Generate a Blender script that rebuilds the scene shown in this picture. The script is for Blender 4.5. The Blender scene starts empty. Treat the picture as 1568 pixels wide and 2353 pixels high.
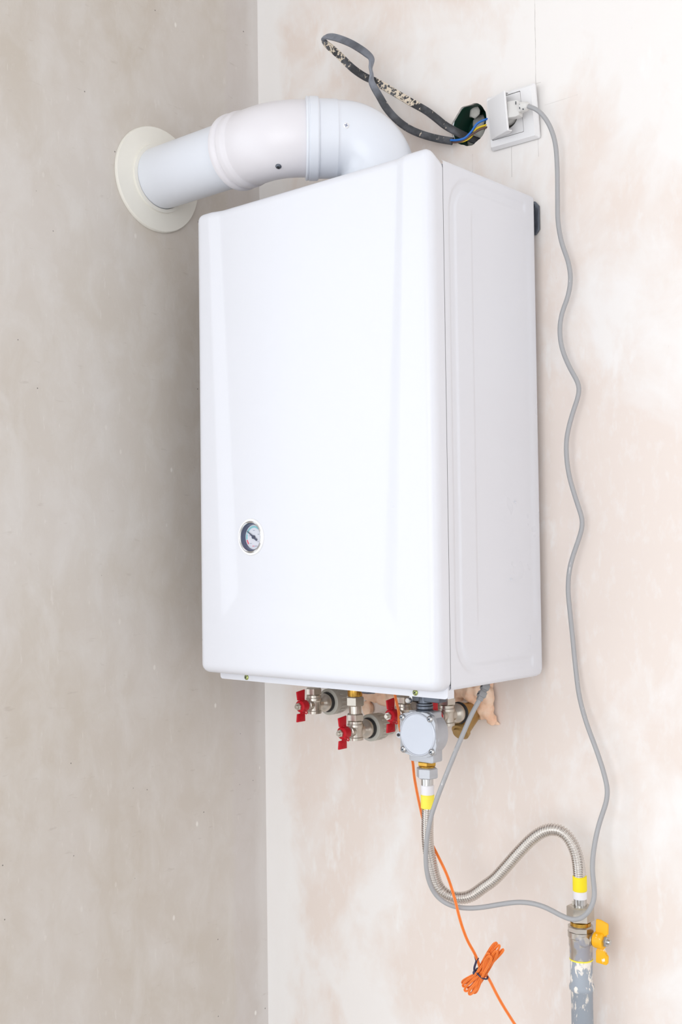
import bpy, bmesh, math, random
from mathutils import Vector, Matrix, noise
from mathutils.geometry import tessellate_polygon

random.seed(7)
SC = bpy.context.scene
COL = SC.collection
PI = math.pi

# ------------------------------------------------------------------ camera
cam_data = bpy.data.cameras.new('camera')
cam = bpy.data.objects.new('camera', cam_data)
COL.objects.link(cam)
SC.camera = cam
cam_data.sensor_fit = 'VERTICAL'
cam_data.sensor_height = 36.0
cam_data.sensor_width = 24.0
cam_data.lens = 2664.94 / 2353.0 * 36.0
cam_data.clip_start = 0.05
R0, FW, UP = (0.750942, 0.660241, -0.012994), (-0.659656, 0.7509, 0.031674), (0.03067, -0.015214, 0.999414)
m = Matrix.Identity(4)
for i in range(3):
    m[i][0], m[i][1], m[i][2] = R0[i], UP[i], -FW[i]
m[0][3], m[1][3], m[2][3] = 1.48715, -1.47892, 0.18686
cam.matrix_world = m

# ------------------------------------------------------------------ world, lights, exposure
world = bpy.data.worlds.new('daylight')
SC.world = world
world.use_nodes = True
bg = world.node_tree.nodes['Background']
bg.inputs[0].default_value = (0.86, 0.93, 1.0, 1)
bg.inputs[1].default_value = 1.0

def area_light(name, loc, direction, sx, sy, power, color):
    d = bpy.data.lights.new(name, 'AREA')
    d.shape = 'RECTANGLE'
    d.size, d.size_y = sx, sy
    d.energy = power
    d.color = color
    o = bpy.data.objects.new(name, d)
    o.location = loc
    o.rotation_euler = Vector(direction).to_track_quat('-Z', 'Y').to_euler()
    COL.objects.link(o)
    return o

# daylight through the left window; the other two lamps are added fill
area_light('window_daylight', (-0.07, -1.40, 0.20), (1, 0, 0), 1.62, 1.72, 10.0, (0.93, 0.965, 1.0))
area_light('front_fill_light', (1.60, -3.36, 0.15), (0, 1, 0), 2.2, 2.1, 39.0, (0.97, 0.98, 1.0))  # added fill lamp behind the camera, its window made up too
area_light('side_fill_light', (3.36, -1.75, 0.15), (-1, 0, 0), 1.9, 2.1, 15.0, (1.0, 0.985, 0.965))  # added fill from the right, brightens left wall and side panel

SC.view_settings.view_transform = 'Standard'
SC.view_settings.look = 'None'
SC.view_settings.gamma = 1.0
SC.view_settings.use_curve_mapping = False
SC.view_settings.exposure = -0.13

# ------------------------------------------------------------------ helpers: objects
def tag(o, label, cat, group=None, kind=None):
    o['label'] = label
    o['category'] = cat
    if group: o['group'] = group
    if kind: o['kind'] = kind
    return o

def thing(name, label, cat, loc, group=None):
    o = bpy.data.objects.new(name, None)
    o.empty_display_size = 0.02
    o.location = loc
    COL.objects.link(o)
    return tag(o, label, cat, group)

def wloc(o):
    v = Vector((0, 0, 0))
    while o:
        v += o.location
        o = o.parent
    return v

def obj(name, bm, mats, parent=None, smooth=True, local=False, angle=40):
    """links a bmesh as ONE object; coordinates are world ones unless local"""
    if parent is not None and not local:
        bmesh.ops.translate(bm, verts=bm.verts, vec=-wloc(parent))
    bmesh.ops.recalc_face_normals(bm, faces=bm.faces)
    me = bpy.data.meshes.new(name)
    if smooth:
        ca = math.radians(angle)
        for f in bm.faces: f.smooth = True
        for e in bm.edges:
            if len(e.link_faces) == 2 and e.calc_face_angle(0) > ca: e.smooth = False
    bm.to_mesh(me)
    bm.free()
    for mt in (mats if isinstance(mats, (list, tuple)) else [mats]): me.materials.append(mt)
    o = bpy.data.objects.new(name, me)
    COL.objects.link(o)
    o.parent = parent
    return o

def struct(name, bm, mat, smooth=False):
    o = obj(name, bm, mat, None, smooth)
    o['kind'] = 'structure'
    return o

def copy_thing(root, loc, **props):
    """a copy of a thing with copies of its parts and sub-parts, sharing mesh data"""
    def rec(o, par):
        c = o.copy()
        COL.objects.link(c)
        c.parent = par
        for ch in [x for x in bpy.data.objects if x.parent == o and x != c]: rec(ch, c)
        return c
    r = rec(root, None)
    r.location = loc
    for k, v in props.items(): r[k] = v
    return r

# ------------------------------------------------------------------ helpers: shapes
def B(): return bmesh.new()

def box(bm, lo, hi, bevel=0.0, seg=2, mi=0, mat=None):
    t = bmesh.new()
    vs = [t.verts.new((x, y, z)) for x in (lo[0], hi[0]) for y in (lo[1], hi[1]) for z in (lo[2], hi[2])]
    for f in ((0, 1, 3, 2), (4, 6, 7, 5), (0, 4, 5, 1), (2, 3, 7, 6), (0, 2, 6, 4), (1, 5, 7, 3)):
        t.faces.new([vs[i] for i in f])
    if bevel > 0:
        bmesh.ops.bevel(t, geom=t.edges[:], offset=bevel, segments=seg, profile=0.5, affect='EDGES')
    if mat: bmesh.ops.transform(t, matrix=mat, verts=t.verts)
    merge(bm, t, mi)
    return bm

def merge(bm, t, mi=0):
    mp = [bm.verts.new(v.co) for v in t.verts]
    t.verts.index_update()
    for f in t.faces:
        try:
            nf = bm.faces.new([mp[v.index] for v in f.verts])
            nf.material_index = mi if mi else f.material_index
        except ValueError: pass
    t.free()

def axis_matrix(origin, direction):
    q = Vector((0, 0, 1)).rotation_difference(Vector(direction).normalized())
    return Matrix.Translation(Vector(origin)) @ q.to_matrix().to_4x4()

def lathe(bm, prof, origin=(0, 0, 0), direction=(0, 0, 1), seg=32, mi=0, rot=0.0, cap=True):
    """prof: list of (radius, height along the axis)"""
    M = axis_matrix(origin, direction) @ Matrix.Rotation(rot, 4, 'Z')
    rings = []
    for r, h in prof:
        if r < 1e-7:
            rings.append([bm.verts.new(M @ Vector((0, 0, h)))])
        else:
            rings.append([bm.verts.new(M @ Vector((r * math.cos(2 * PI * i / seg), r * math.sin(2 * PI * i / seg), h))) for i in range(seg)])
    fs = []
    for a, b in zip(rings, rings[1:]):
        for i in range(seg):
            j = (i + 1) % seg
            if len(a) == 1 and len(b) == 1: continue
            if len(a) == 1: fs.append(bm.faces.new((a[0], b[i], b[j])))
            elif len(b) == 1: fs.append(bm.faces.new((a[i], a[j], b[0])))
            else: fs.append(bm.faces.new((a[i], a[j], b[j], b[i])))
    if cap:
        if len(rings[0]) > 1: fs.append(bm.faces.new(rings[0][::-1]))
        if len(rings[-1]) > 1: fs.append(bm.faces.new(rings[-1]))
    for f in fs: f.material_index = mi
    return bm

def hexnut(bm, r, h0, h1, origin=(0, 0, 0), direction=(0, 0, 1), rot=0.0, ch=0.0016, mi=0, n=6):
    """hexagonal nut: r = radius across corners, chamfered ends"""
    return lathe(bm, [(r * 0.86, h0), (r, h0 + ch), (r, h1 - ch), (r * 0.86, h1)], origin, direction, n, mi, rot)

def catmull(pts, step):
    P = [Vector(p) for p in pts]
    P = [P[0] * 2 - P[1]] + P + [P[-1] * 2 - P[-2]]
    fine = []
    for i in range(1, len(P) - 2):
        p0, p1, p2, p3 = P[i - 1:i + 3]
        # centripetal parametrisation keeps tight bends free of loops
        t0 = 0; t1 = t0 + max((p1 - p0).length, 1e-6) ** 0.5; t2 = t1 + max((p2 - p1).length, 1e-6) ** 0.5; t3 = t2 + max((p3 - p2).length, 1e-6) ** 0.5
        for k in range(16):
            t = t1 + (t2 - t1) * k / 16
            a1 = p0 * ((t1 - t) / (t1 - t0)) + p1 * ((t - t0) / (t1 - t0))
            a2 = p1 * ((t2 - t) / (t2 - t1)) + p2 * ((t - t1) / (t2 - t1))
            a3 = p2 * ((t3 - t) / (t3 - t2)) + p3 * ((t - t2) / (t3 - t2))
            b1 = a1 * ((t2 - t) / (t2 - t0)) + a2 * ((t - t0) / (t2 - t0))
            b2 = a2 * ((t3 - t) / (t3 - t1)) + a3 * ((t - t1) / (t3 - t1))
            fine.append((b1 * ((t2 - t) / (t2 - t1)) + b2 * ((t - t1) / (t2 - t1)), i - 1 + k / 16))
    fine.append((P[-2], len(P) - 3))
    out = [fine[0]]
    acc = 0.0
    for (a, ia), (b, ib) in zip(fine, fine[1:]):
        acc += (b - a).length
        if acc >= step:
            out.append((b, ib)); acc = 0.0
    if acc > step * 0.3: out.append(fine[-1])
    else: out[-1] = fine[-1]
    return out            # list of (point, index along the control points)

def smooth_path(path, n=2):
    pts = [p for p, _ in path]
    for _ in range(n):
        pts = [pts[0]] + [(pts[i - 1] + pts[i] * 2 + pts[i + 1]) / 4 for i in range(1, len(pts) - 1)] + [pts[-1]]
    return [(p, t) for p, (_, t) in zip(pts, path)]

def frames(pts):
    T = []
    for i in range(len(pts)):
        a, b = pts[max(i - 1, 0)], pts[min(i + 1, len(pts) - 1)]
        T.append((b - a).normalized())
    n = T[0].orthogonal().normalized()
    out = []
    for i, t in enumerate(T):
        if i:
            n = T[i - 1].rotation_difference(t) @ n
        n = (n - t * n.dot(t)).normalized()
        out.append((t, n, t.cross(n)))
    return out

def tube(bm, pts, rad, seg=12, mi=0, caps=True):
    """rad: number or one radius per point"""
    pts = [Vector(p) for p in pts]
    rings = []
    for i, (p, (t, n, b)) in enumerate(zip(pts, frames(pts))):
        r = rad[i] if isinstance(rad, (list, tuple)) else rad
        rings.append([bm.verts.new(p + (n * math.cos(2 * PI * k / seg) + b * math.sin(2 * PI * k / seg)) * r) for k in range(seg)])
    for a, c in zip(rings, rings[1:]):
        for k in range(seg):
            f = bm.faces.new((a[k], a[(k + 1) % seg], c[(k + 1) % seg], c[k]))
            f.material_index = mi
    if caps:
        bm.faces.new(rings[0][::-1]).material_index = mi
        bm.faces.new(rings[-1]).material_index = mi
    return bm

def ribbon(bm, pts, angs, a, b, face_dir, seg=14):
    """flat cable: half width a, half thickness b, turned by angs about its run"""
    rings = []
    for i, p in enumerate(pts):
        t = (pts[min(i + 1, len(pts) - 1)] - pts[max(i - 1, 0)]).normalized()
        nn = Vector(face_dir); nn = (nn - t * nn.dot(t)).normalized()
        w = t.cross(nn)
        ca, sa = math.cos(angs[i]), math.sin(angs[i])
        w, nn = w * ca + nn * sa, nn * ca - w * sa
        ring = []
        for k in range(seg):
            th = 2 * PI * k / seg
            c, s = math.cos(th), math.sin(th)
            ring.append(bm.verts.new(p + w * a * math.copysign(abs(c) ** 0.6, c) + nn * b * math.copysign(abs(s) ** 0.6, s)))
        rings.append(ring)
    for u, v in zip(rings, rings[1:]):
        for k in range(seg): bm.faces.new((u[k], u[(k + 1) % seg], v[(k + 1) % seg], v[k]))
    bm.faces.new(rings[0][::-1]); bm.faces.new(rings[-1])
    return bm

def prism(bm, poly, d0, d1, M=None, bevel=0.0, mi=0):
    """polygon in local xz extruded along local y from d0 to d1"""
    t = bmesh.new()
    lo = [t.verts.new((p[0], d0, p[1])) for p in poly]
    hi = [t.verts.new((p[0], d1, p[1])) for p in poly]
    n = len(poly)
    t.faces.new(lo); t.faces.new(hi[::-1])
    for i in range(n): t.faces.new((lo[i], hi[i], hi[(i + 1) % n], lo[(i + 1) % n]))
    if bevel: bmesh.ops.bevel(t, geom=t.edges[:], offset=bevel, segments=2, profile=0.5, affect='EDGES')
    if M: bmesh.ops.transform(t, matrix=M, verts=t.verts)
    merge(bm, t, mi)
    return bm

def rrect(w, h, r, k=5, cx=0, cz=0):
    out = []
    for sx, sz, a0 in ((1, 1, 0), (-1, 1, 90), (-1, -1, 180), (1, -1, 270)):
        for i in range(k + 1):
            a = math.radians(a0 + 90 * i / k)
            out.append((cx + sx * (w / 2 - r) + r * math.cos(a), cz + sz * (h / 2 - r) + r * math.sin(a)))
    return out

def torus(bm, R, r, origin, direction, seg=28, k=8, mi=0):
    prof = [(R + r * math.cos(2 * PI * i / k), r * math.sin(2 * PI * i / k)) for i in range(k + 1)]
    return lathe(bm, prof, origin, direction, seg, mi, cap=False)

def sst(a, b, x):
    t = min(max((x - a) / (b - a), 0), 1)
    return t * t * (3 - 2 * t)

# ------------------------------------------------------------------ helpers: materials
def S(c):                                   # sRGB 0-255 to linear
    return tuple(((v / 255) / 12.92 if v / 255 <= 0.04045 else ((v / 255 + 0.055) / 1.055) ** 2.4) for v in c) + (1,)

class NT:
    def __init__(s, name):
        s.m = bpy.data.materials.new(name); s.m.use_nodes = True
        s.t = s.m.node_tree; s.p = s.t.nodes['Principled BSDF']
    def n(s, typ, ins=None, **kw):
        x = s.t.nodes.new(typ)
        for k, v in kw.items(): setattr(x, k, v)
        for k, v in (ins or {}).items():
            if isinstance(v, bpy.types.NodeSocket): s.t.links.new(v, x.inputs[k])
            else: x.inputs[k].default_value = v
        return x
    def co(s, scale=(1, 1, 1), loc=(0, 0, 0), rot=(0, 0, 0)):
        tc = s.n('ShaderNodeTexCoord')
        return s.n('ShaderNodeMapping', {'Vector': tc.outputs['Object'], 'Scale': scale, 'Location': loc, 'Rotation': rot}).outputs[0]
    def noise(s, vec, scale, detail=4, rough=0.55, dist=0.0):
        return s.n('ShaderNodeTexNoise', {'Vector': vec, 'Scale': scale, 'Detail': detail, 'Roughness': rough, 'Distortion': dist}).outputs['Fac']
    def ramp(s, f, a, b, v0=0.0, v1=1.0):
        r = s.n('ShaderNodeMapRange', {'Value': f, 'From Min': a, 'From Max': b, 'To Min': v0, 'To Max': v1}, clamp=True)
        return r.outputs[0]
    def mix(s, f, a, b, mode='MIX'):
        x = s.t.nodes.new('ShaderNodeMix'); x.data_type = 'RGBA'; x.blend_type = mode
        for k, v in ((0, f), (6, a), (7, b)):
            if isinstance(v, bpy.types.NodeSocket): s.t.links.new(v, x.inputs[k])
            else: x.inputs[k].default_value = v
        return x.outputs[2]
    def math(s, op, a, b=0.0, c=0.0):
        x = s.t.nodes.new('ShaderNodeMath'); x.operation = op
        for i, v in enumerate((a, b, c)):
            if isinstance(v, bpy.types.NodeSocket): s.t.links.new(v, x.inputs[i])
            else: x.inputs[i].default_value = v
        return x.outputs[0]
    def sep(s, vec):
        x = s.n('ShaderNodeSeparateXYZ', {0: vec}); return x.outputs
    def bump(s, h, strength=0.3, dist=0.002):
        s.t.links.new(s.n('ShaderNodeBump', {'Height': h, 'Strength': strength, 'Distance': dist}).outputs[0], s.p.inputs['Normal'])
    def set(s, **kw):
        for k, v in kw.items():
            k = k.replace('_', ' ')
            if isinstance(v, bpy.types.NodeSocket): s.t.links.new(v, s.p.inputs[k])
            else: s.p.inputs[k].default_value = v
        return s.m

def plain(name, rgb, rough=0.5, metal=0.0, var=0.06, scale=40, coat=0.0, bump=0.0, spec=0.5):
    """a procedural material: base colour with faint noise in colour and roughness"""
    n = NT(name)
    c = S(rgb)
    f = n.noise(n.co(), scale)
    dark = tuple(v * (1 - var) for v in c[:3]) + (1,)
    col = n.mix(n.ramp(f, 0.3, 0.7), dark, c)
    r = n.ramp(f, 0.3, 0.7, rough * 0.9, min(rough * 1.1, 1))
    if bump: n.bump(f, bump, 0.001)
    return n.set(Base_Color=col, Roughness=r, Metallic=metal, Coat_Weight=coat, Coat_Roughness=0.05, Specular_IOR_Level=spec)

MAT = {}
MAT['enamel'] = plain('white_enamel', (223, 224, 230), 0.3, var=0.01, scale=6, coat=0.0, spec=0.4)
MAT['flue'] = plain('white_flue_enamel', (226, 230, 238), 0.32, var=0.015, scale=12, coat=0.2)
MAT['elbow'] = plain('white_elbow_enamel', (225, 222, 226), 0.32, var=0.015, scale=12, coat=0.05)
MAT['cream'] = plain('cream_rubber', (236, 233, 224), 0.55, var=0.03, scale=25)
MAT['steel'] = plain('bright_steel', (205, 205, 205), 0.22, 1.0, 0.1, 60)
MAT['nickel'] = plain('nickel_plated_brass', (206, 200, 190), 0.3, 1.0, 0.12, 90)
MAT['brass'] = plain('brass', (201, 158, 74), 0.28, 1.0, 0.15, 80)
MAT['dull_brass'] = plain('dull_brass', (186, 154, 100), 0.42, 0.75, 0.2, 60)
MAT['zinc'] = plain('cast_zinc', (196, 199, 205), 0.45, 0.55, 0.06, 150, bump=0.15)
MAT['zinc_cover'] = plain('zinc_cover', (200, 204, 213), 0.4, 0.45, 0.02, 20)
MAT['dark_zinc'] = plain('dark_zinc', (112, 118, 128), 0.4, 0.9, 0.2, 80)
MAT['yellow_zinc'] = plain('yellow_passivated_zinc', (180, 190, 120), 0.3, 0.9, 0.25, 300)
MAT['red'] = plain('red_plastic', (202, 22, 40), 0.42, var=0.1, scale=60, spec=0.3)
MAT['ppr'] = plain('grey_plastic', (192, 190, 181), 0.5, var=0.08, scale=60)
MAT['black'] = plain('black_rubber', (38, 38, 40), 0.5, var=0.2)
MAT['dark'] = plain('dark_recess', (62, 60, 60), 0.6, var=0.2)
MAT['white_plastic'] = plain('white_plastic', (238, 237, 238), 0.3, var=0.015, scale=20)
MAT['plug'] = plain('pale_grey_plastic', (222, 220, 217), 0.4, var=0.03, scale=60)
MAT['gland'] = plain('grey_rubber', (150, 150, 152), 0.5, var=0.05)
MAT['slot'] = plain('gland_slot_grey', (70, 76, 82), 0.5)
MAT['green'] = plain('dark_green_plastic', (6, 62, 48), 0.4, var=0.2, scale=70)
MAT['plaster_lump'] = plain('plaster_lump', (205, 203, 196), 0.9, var=0.15, scale=150, bump=0.4)
MAT['blue'] = plain('blue_insulation', (28, 112, 205), 0.4)
MAT['yellow_wire'] = plain('yellow_insulation', (240, 205, 40), 0.4)
MAT['brown'] = plain('brown_insulation', (100, 74, 66), 0.45)
MAT['orange'] = plain('orange_insulation', (252, 136, 58), 0.35, var=0.1, scale=60)
MAT['tie'] = plain('dark_blue_tie', (52, 52, 84), 0.45, var=0.3, scale=200)
MAT['white_sleeve'] = plain('white_sleeve', (238, 236, 240), 0.5, var=0.02)
MAT['yellow_sleeve'] = plain('yellow_sleeve', (255, 232, 24), 0.5, var=0.03)
MAT['pale_yellow_sleeve'] = plain('pale_yellow_sleeve', (255, 238, 84), 0.5, var=0.03)
MAT['dial'] = plain('dial_face', (228, 230, 240), 0.4, var=0.01)
MAT['navy'] = plain('gauge_navy', (70, 84, 122), 0.35, var=0.2)
MAT['needle'] = plain('needle_navy', (52, 64, 98), 0.35)
MAT['mint'] = plain('scale_mint', (140, 212, 220), 0.5)
MAT['scale_yellow'] = plain('scale_yellow', (240, 224, 170), 0.5)
MAT['scale_red'] = plain('scale_red', (240, 100, 124), 0.5)
MAT['print'] = plain('print_grey', (150, 156, 180), 0.5)
MAT['frame_pvc'] = plain('window_plastic', (236, 238, 240), 0.35, var=0.02)

# handle yellow with white paint wear on it
n = NT('yellow_handle_paint')
w = n.ramp(n.noise(n.co(), 90, 5, 0.6), 0.6, 0.66)
MAT['yellow_handle'] = n.set(Base_Color=n.mix(w, S((252, 184, 14)), S((246, 236, 214))), Roughness=0.42)

# grey cord with faint smears of plaster dust
n = NT('grey_cord_vinyl')
w = n.ramp(n.noise(n.co((1, 1, 0.35)), 120, 5, 0.65), 0.66, 0.72, 0, 0.6)
MAT['cord'] = n.set(Base_Color=n.mix(w, S((168, 168, 170)), S((232, 230, 228))), Roughness=0.42)

# grey painted gas pipe with flaking plaster splashes
n = NT('grey_pipe_paint')
v = n.co((1, 1, 0.4))
w = n.ramp(n.noise(v, 75, 6, 0.62, 0.4), 0.58, 0.62)
h = n.sep(n.co())[2]
top = n.ramp(h, -0.1, -0.02, 0.0, 0.09)       # splashes get denser towards the valve
w2 = n.ramp(n.math('ADD', n.noise(v, 75, 6, 0.62, 0.4), top), 0.60, 0.635)
n.bump(w2, 0.3, 0.001)
MAT['pipe_paint'] = n.set(Base_Color=n.mix(w2, S((160, 168, 178)), S((240, 234, 226))), Roughness=0.5)

# nickel valve smeared with grey paint on its lower half
n = NT('paint_smeared_nickel')
w = n.ramp(n.noise(n.co((1, 1, 0.6)), 60, 3, 0.5), 0.5, 0.55)
low = n.ramp(n.sep(n.co())[2], 0.03, 0.042, 1, 0)
w = n.math('MULTIPLY', w, low)
MAT['smeared_nickel'] = n.set(Base_Color=n.mix(w, S((200, 194, 186)), S((158, 158, 166))), Metallic=n.ramp(w, 0, 1, 1.0, 0.0), Roughness=0.32)

# black cable jacket with cream paint flakes; the stain mask says where it was splashed
n = NT('painted_black_jacket')
at = n.n('ShaderNodeAttribute', attribute_name='splash').outputs['Fac']
f = n.noise(n.co(), 150, 5, 0.6, 0.6)
w = n.ramp(n.math('ADD', f, n.math('MULTIPLY_ADD', at, 0.3, -0.15)), 0.6, 0.64)
g = n.ramp(n.noise(n.co(), 45, 4), 0.45, 0.75, 0, 1)
base = n.mix(g, S((46, 47, 51)), S((98, 100, 106)))
du = n.n('ShaderNodeAttribute', attribute_name='dust').outputs['Fac']
base = n.mix(n.math('MULTIPLY', du, n.ramp(n.noise(n.co(), 60, 4), 0.3, 0.6, 0.5, 1)), base, S((142, 147, 158)))
n.bump(w, 0.35, 0.001)
MAT['jacket'] = n.set(Base_Color=n.mix(w, base, S((222, 208, 188))), Roughness=0.45)

# corrugated stainless steel
MAT['stainless'] = plain('stainless_steel', (220, 215, 210), 0.2, 1.0, 0.1, 200)

# polyurethane foam
n = NT('peach_foam')
f = n.noise(n.co(), 45, 5, 0.6)
n.bump(n.noise(n.co(), 90, 5, 0.6), 0.4, 0.003)
MAT['foam'] = n.set(Base_Color=n.mix(n.ramp(f, 0.35, 0.7), S((240, 194, 162)), S((250, 222, 198))), Roughness=0.5, Subsurface_Weight=0.1, Subsurface_Radius=(0.006, 0.003, 0.002), Subsurface_Scale=0.3)

n = NT('gauge_glass')
n.t.nodes.remove(n.p)
gl = n.n('ShaderNodeBsdfGlossy', {'Roughness': 0.03})
tr = n.n('ShaderNodeBsdfTransparent')
lw = n.n('ShaderNodeMath', {0: n.n('ShaderNodeLayerWeight', {'Blend': 0.25}).outputs['Facing'], 1: 0.35}, operation='MULTIPLY')
mx = n.n('ShaderNodeMixShader', {0: lw.outputs[0], 1: tr.outputs[0], 2: gl.outputs[0]})
n.t.links.new(mx.outputs[0], n.t.nodes['Material Output'].inputs[0])
MAT['glass'] = n.m

def line_mask(n, xyz, axis, at, lo, hi, w=0.0007, wob=None):
    """thin scratch or pencil line on a wall: axis 0 = vertical line at x, 2 = level line at z"""
    a = xyz[axis]
    b = xyz[2 if axis == 0 else 0]
    if wob is not None: a = n.math('ADD', a, wob)
    d = n.math('ABSOLUTE', n.math('SUBTRACT', a, at))
    m1 = n.ramp(d, w * 0.4, w, 1, 0)
    m2 = n.math('MULTIPLY', n.math('GREATER_THAN', b, lo), n.math('LESS_THAN', b, hi))
    return n.math('MULTIPLY', m1, m2)

# skim-coated back wall: blotches of pinkish bare plaster and whiter filler
n = NT('skimmed_plaster')
v = n.co()
xyz = n.sep(v)
big = n.noise(n.co((1, 1, 0.7)), 3.0, 4, 0.55, 0.9)
mid = n.noise(n.co((1, 1, 0.75), (3, 0, 1)), 9, 5, 0.6, 0.5)
fine = n.noise(n.co((1.6, 1, 0.7), (1, 0, 5)), 38, 5, 0.65)
shade_band = n.math('MULTIPLY', n.ramp(xyz[2], -0.45, -0.15), n.ramp(xyz[2], 0.72, 0.95, 1, 0))       # partly boiler's soft shadow painted as pinker band, partly whiter filler above and below
pink = n.ramp(n.math('ADD', n.math('ADD', n.math('MULTIPLY', big, 0.7), n.math('MULTIPLY', mid, 0.3)), n.math('MULTIPLY', shade_band, 0.05)), 0.45, 0.55)
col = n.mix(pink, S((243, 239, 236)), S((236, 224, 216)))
edge = n.ramp(n.math('ADD', xyz[0], n.math('MULTIPLY_ADD', mid, 0.10, -0.05)), 0.05, 0.085, 1, 0)   # filler strip along the corner
col = n.mix(n.math('MULTIPLY', edge, 0.9), col, S((246, 244, 242)))
col = n.mix(n.ramp(fine, 0.52, 0.66, 0, 0.35), col, S((243, 240, 238)))
col = n.mix(n.ramp(n.noise(n.co((1, 1, 0.35), (9, 0, 2)), 22, 4, 0.6), 0.60, 0.68, 0, 0.55), col, S((246, 244, 242)))
col = n.mix(n.ramp(n.noise(n.co((3, 1, 0.5), (4, 0, 7)), 60, 3, 0.6), 0.72, 0.76, 0, 0.35), col, S((196, 176, 160)))
wob = n.math('MULTIPLY_ADD', n.noise(n.co((1, 1, 1)), 14, 3), 0.004, -0.002)
lines = None
for ax, at_, lo, hi, wd, op in ((0, 0.5862, 0.84, 1.3, 0.0007, 0.5), (0, 0.5878, 0.765, 0.84, 0.0005, 0.4), (0, 0.5405, 0.745, 0.791, 0.0006, 0.4), (0, 0.4697, 0.76, 0.797, 0.0005, 0.3), (2, 0.8395, 0.60, 0.655, 0.0006, 0.2), (2, 0.876, 0.586, 0.594, 0.0006, 0.3)):
    lm = n.math('MULTIPLY', line_mask(n, xyz, ax, at_, lo, hi, wd, wob), op)
    lines = lm if lines is None else n.math('MAXIMUM', lines, lm)
brk = n.ramp(n.noise(n.co(), 30, 3), 0.4, 0.55, 0.25, 1)
col = n.mix(n.math('MULTIPLY', lines, brk), col, S((120, 108, 100)))
n.bump(n.math('ADD', n.math('MULTIPLY', mid, 0.6), n.math('MULTIPLY', fine, 0.25)), 0.16, 0.006)
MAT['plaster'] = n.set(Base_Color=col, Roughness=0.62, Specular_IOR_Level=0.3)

# grey-taupe cement wall with trowel marks, white specks and black pin holes
n = NT('grey_cement_render')
v = n.co()
xyz = n.sep(v)
big = n.noise(n.co((1, 1, 0.7)), 3.2, 4, 0.55, 0.6)
mid = n.noise(n.co((1, 1.3, 0.8), (2, 3, 1)), 14, 5, 0.62, 0.4)
fine = n.noise(n.co((1, 1, 1), (0, 4, 2)), 120, 4, 0.6)
col = n.mix(n.ramp(big, 0.38, 0.62), S((202, 193, 182)), S((209, 202, 195)))
col = n.mix(n.ramp(mid, 0.42, 0.7, 0, 0.5), col, S((219, 215, 211)))
col = n.mix(n.ramp(n.noise(n.co((1, 2.2, 0.5), (0, 1, 3)), 40, 4, 0.7), 0.62, 0.7, 0, 0.22), col, S((232, 228, 223)))
strip = n.ramp(n.math('ADD', xyz[1], n.math('MULTIPLY_ADD', mid, 0.02, -0.01)), -0.085, -0.075, 0, 0.35)
col = n.mix(strip, col, S((208, 201, 201)))
rim = n.ramp(n.math('ADD', xyz[1], n.math('MULTIPLY_ADD', mid, 0.02, -0.01)), -0.03, -0.012, 0, 0.5)
col = n.mix(rim, col, S((226, 222, 219)))
scf = n.noise(n.co((1, 7, 1.2), (2, 0, 6), (0.5, 0, 0)), 22, 3, 0.6)
col = n.mix(n.ramp(scf, 0.68, 0.74, 0, 0.28), col, S((236, 231, 225)))
scd = n.noise(n.co((1, 1.4, 6), (7, 3, 0), (-0.2, 0, 0)), 16, 3, 0.6)
col = n.mix(n.ramp(scd, 0.66, 0.74, 0, 0.25), col, S((170, 158, 148)))
vor = n.n('ShaderNodeTexVoronoi', {'Vector': n.co((1, 1, 0.55)), 'Scale': 26.0, 'Randomness': 1.0})
sp = n.math('MULTIPLY', n.ramp(vor.outputs['Distance'], 0.045, 0.075, 1, 0), n.math('GREATER_THAN', n.sep(vor.outputs['Color'])[0], 0.6))
near = n.ramp(xyz[1], -0.35, -0.1, 0.2, 1)
col = n.mix(n.math('MULTIPLY', n.math('MULTIPLY', sp, near), 0.8), col, S((246, 243, 237)))
vor2 = n.n('ShaderNodeTexVoronoi', {'Vector': n.co((1, 1, 1), (5, 2, 1)), 'Scale': 34.0})
ph = n.math('MULTIPLY', n.ramp(vor2.outputs['Distance'], 0.03, 0.05, 1, 0), n.math('GREATER_THAN', n.sep(vor2.outputs['Color'])[1], 0.74))
col = n.mix(n.math('MULTIPLY', ph, 0.8), col, S((60, 54, 50)))
n.bump(n.math('ADD', n.math('MULTIPLY', mid, 0.6), n.math('MULTIPLY', fine, 0.12)), 0.2, 0.006)
MAT['cement'] = n.set(Base_Color=col, Roughness=0.6, Specular_IOR_Level=0.35)

MAT['room_white'] = plain('room_white_plaster', (246, 244, 243), 0.8, var=0.05, scale=5)
MAT['ceiling_white'] = plain('ceiling_white', (247, 247, 247), 0.85, var=0.03, scale=5)
MAT['screed'] = plain('cement_floor', (214, 212, 210), 0.75, var=0.15, scale=7, bump=0.2)

# ------------------------------------------------------------------ the room
XR, YF, ZF, ZC, TH = 3.4, -3.4, -1.35, 1.40, 0.16

def wall_sheet(bm, outer, holes, to3, depth, hole_depth=None):
    """flat wall with holes; to3 maps (u, v, d) to a point; depth = thickness of the reveals"""
    loops = [outer] + holes
    flat = [p for lp in loops for p in lp]
    tris = tessellate_polygon([[Vector((p[0], p[1], 0)) for p in lp] for lp in loops])
    vs = [bm.verts.new(to3(p[0], p[1], 0)) for p in flat]
    for t in tris: bm.faces.new([vs[i] for i in t])
    k = 0
    for li, lp in enumerate(loops):
        idx = list(range(k, k + len(lp)))
        back = [bm.verts.new(to3(p[0], p[1], hole_depth if li and hole_depth else depth)) for p in lp]
        for i in range(len(lp)):
            j = (i + 1) % len(lp)
            bm.faces.new((vs[idx[i]], vs[idx[j]], back[j], back[i]))
        k += len(lp)
    return bm

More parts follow.
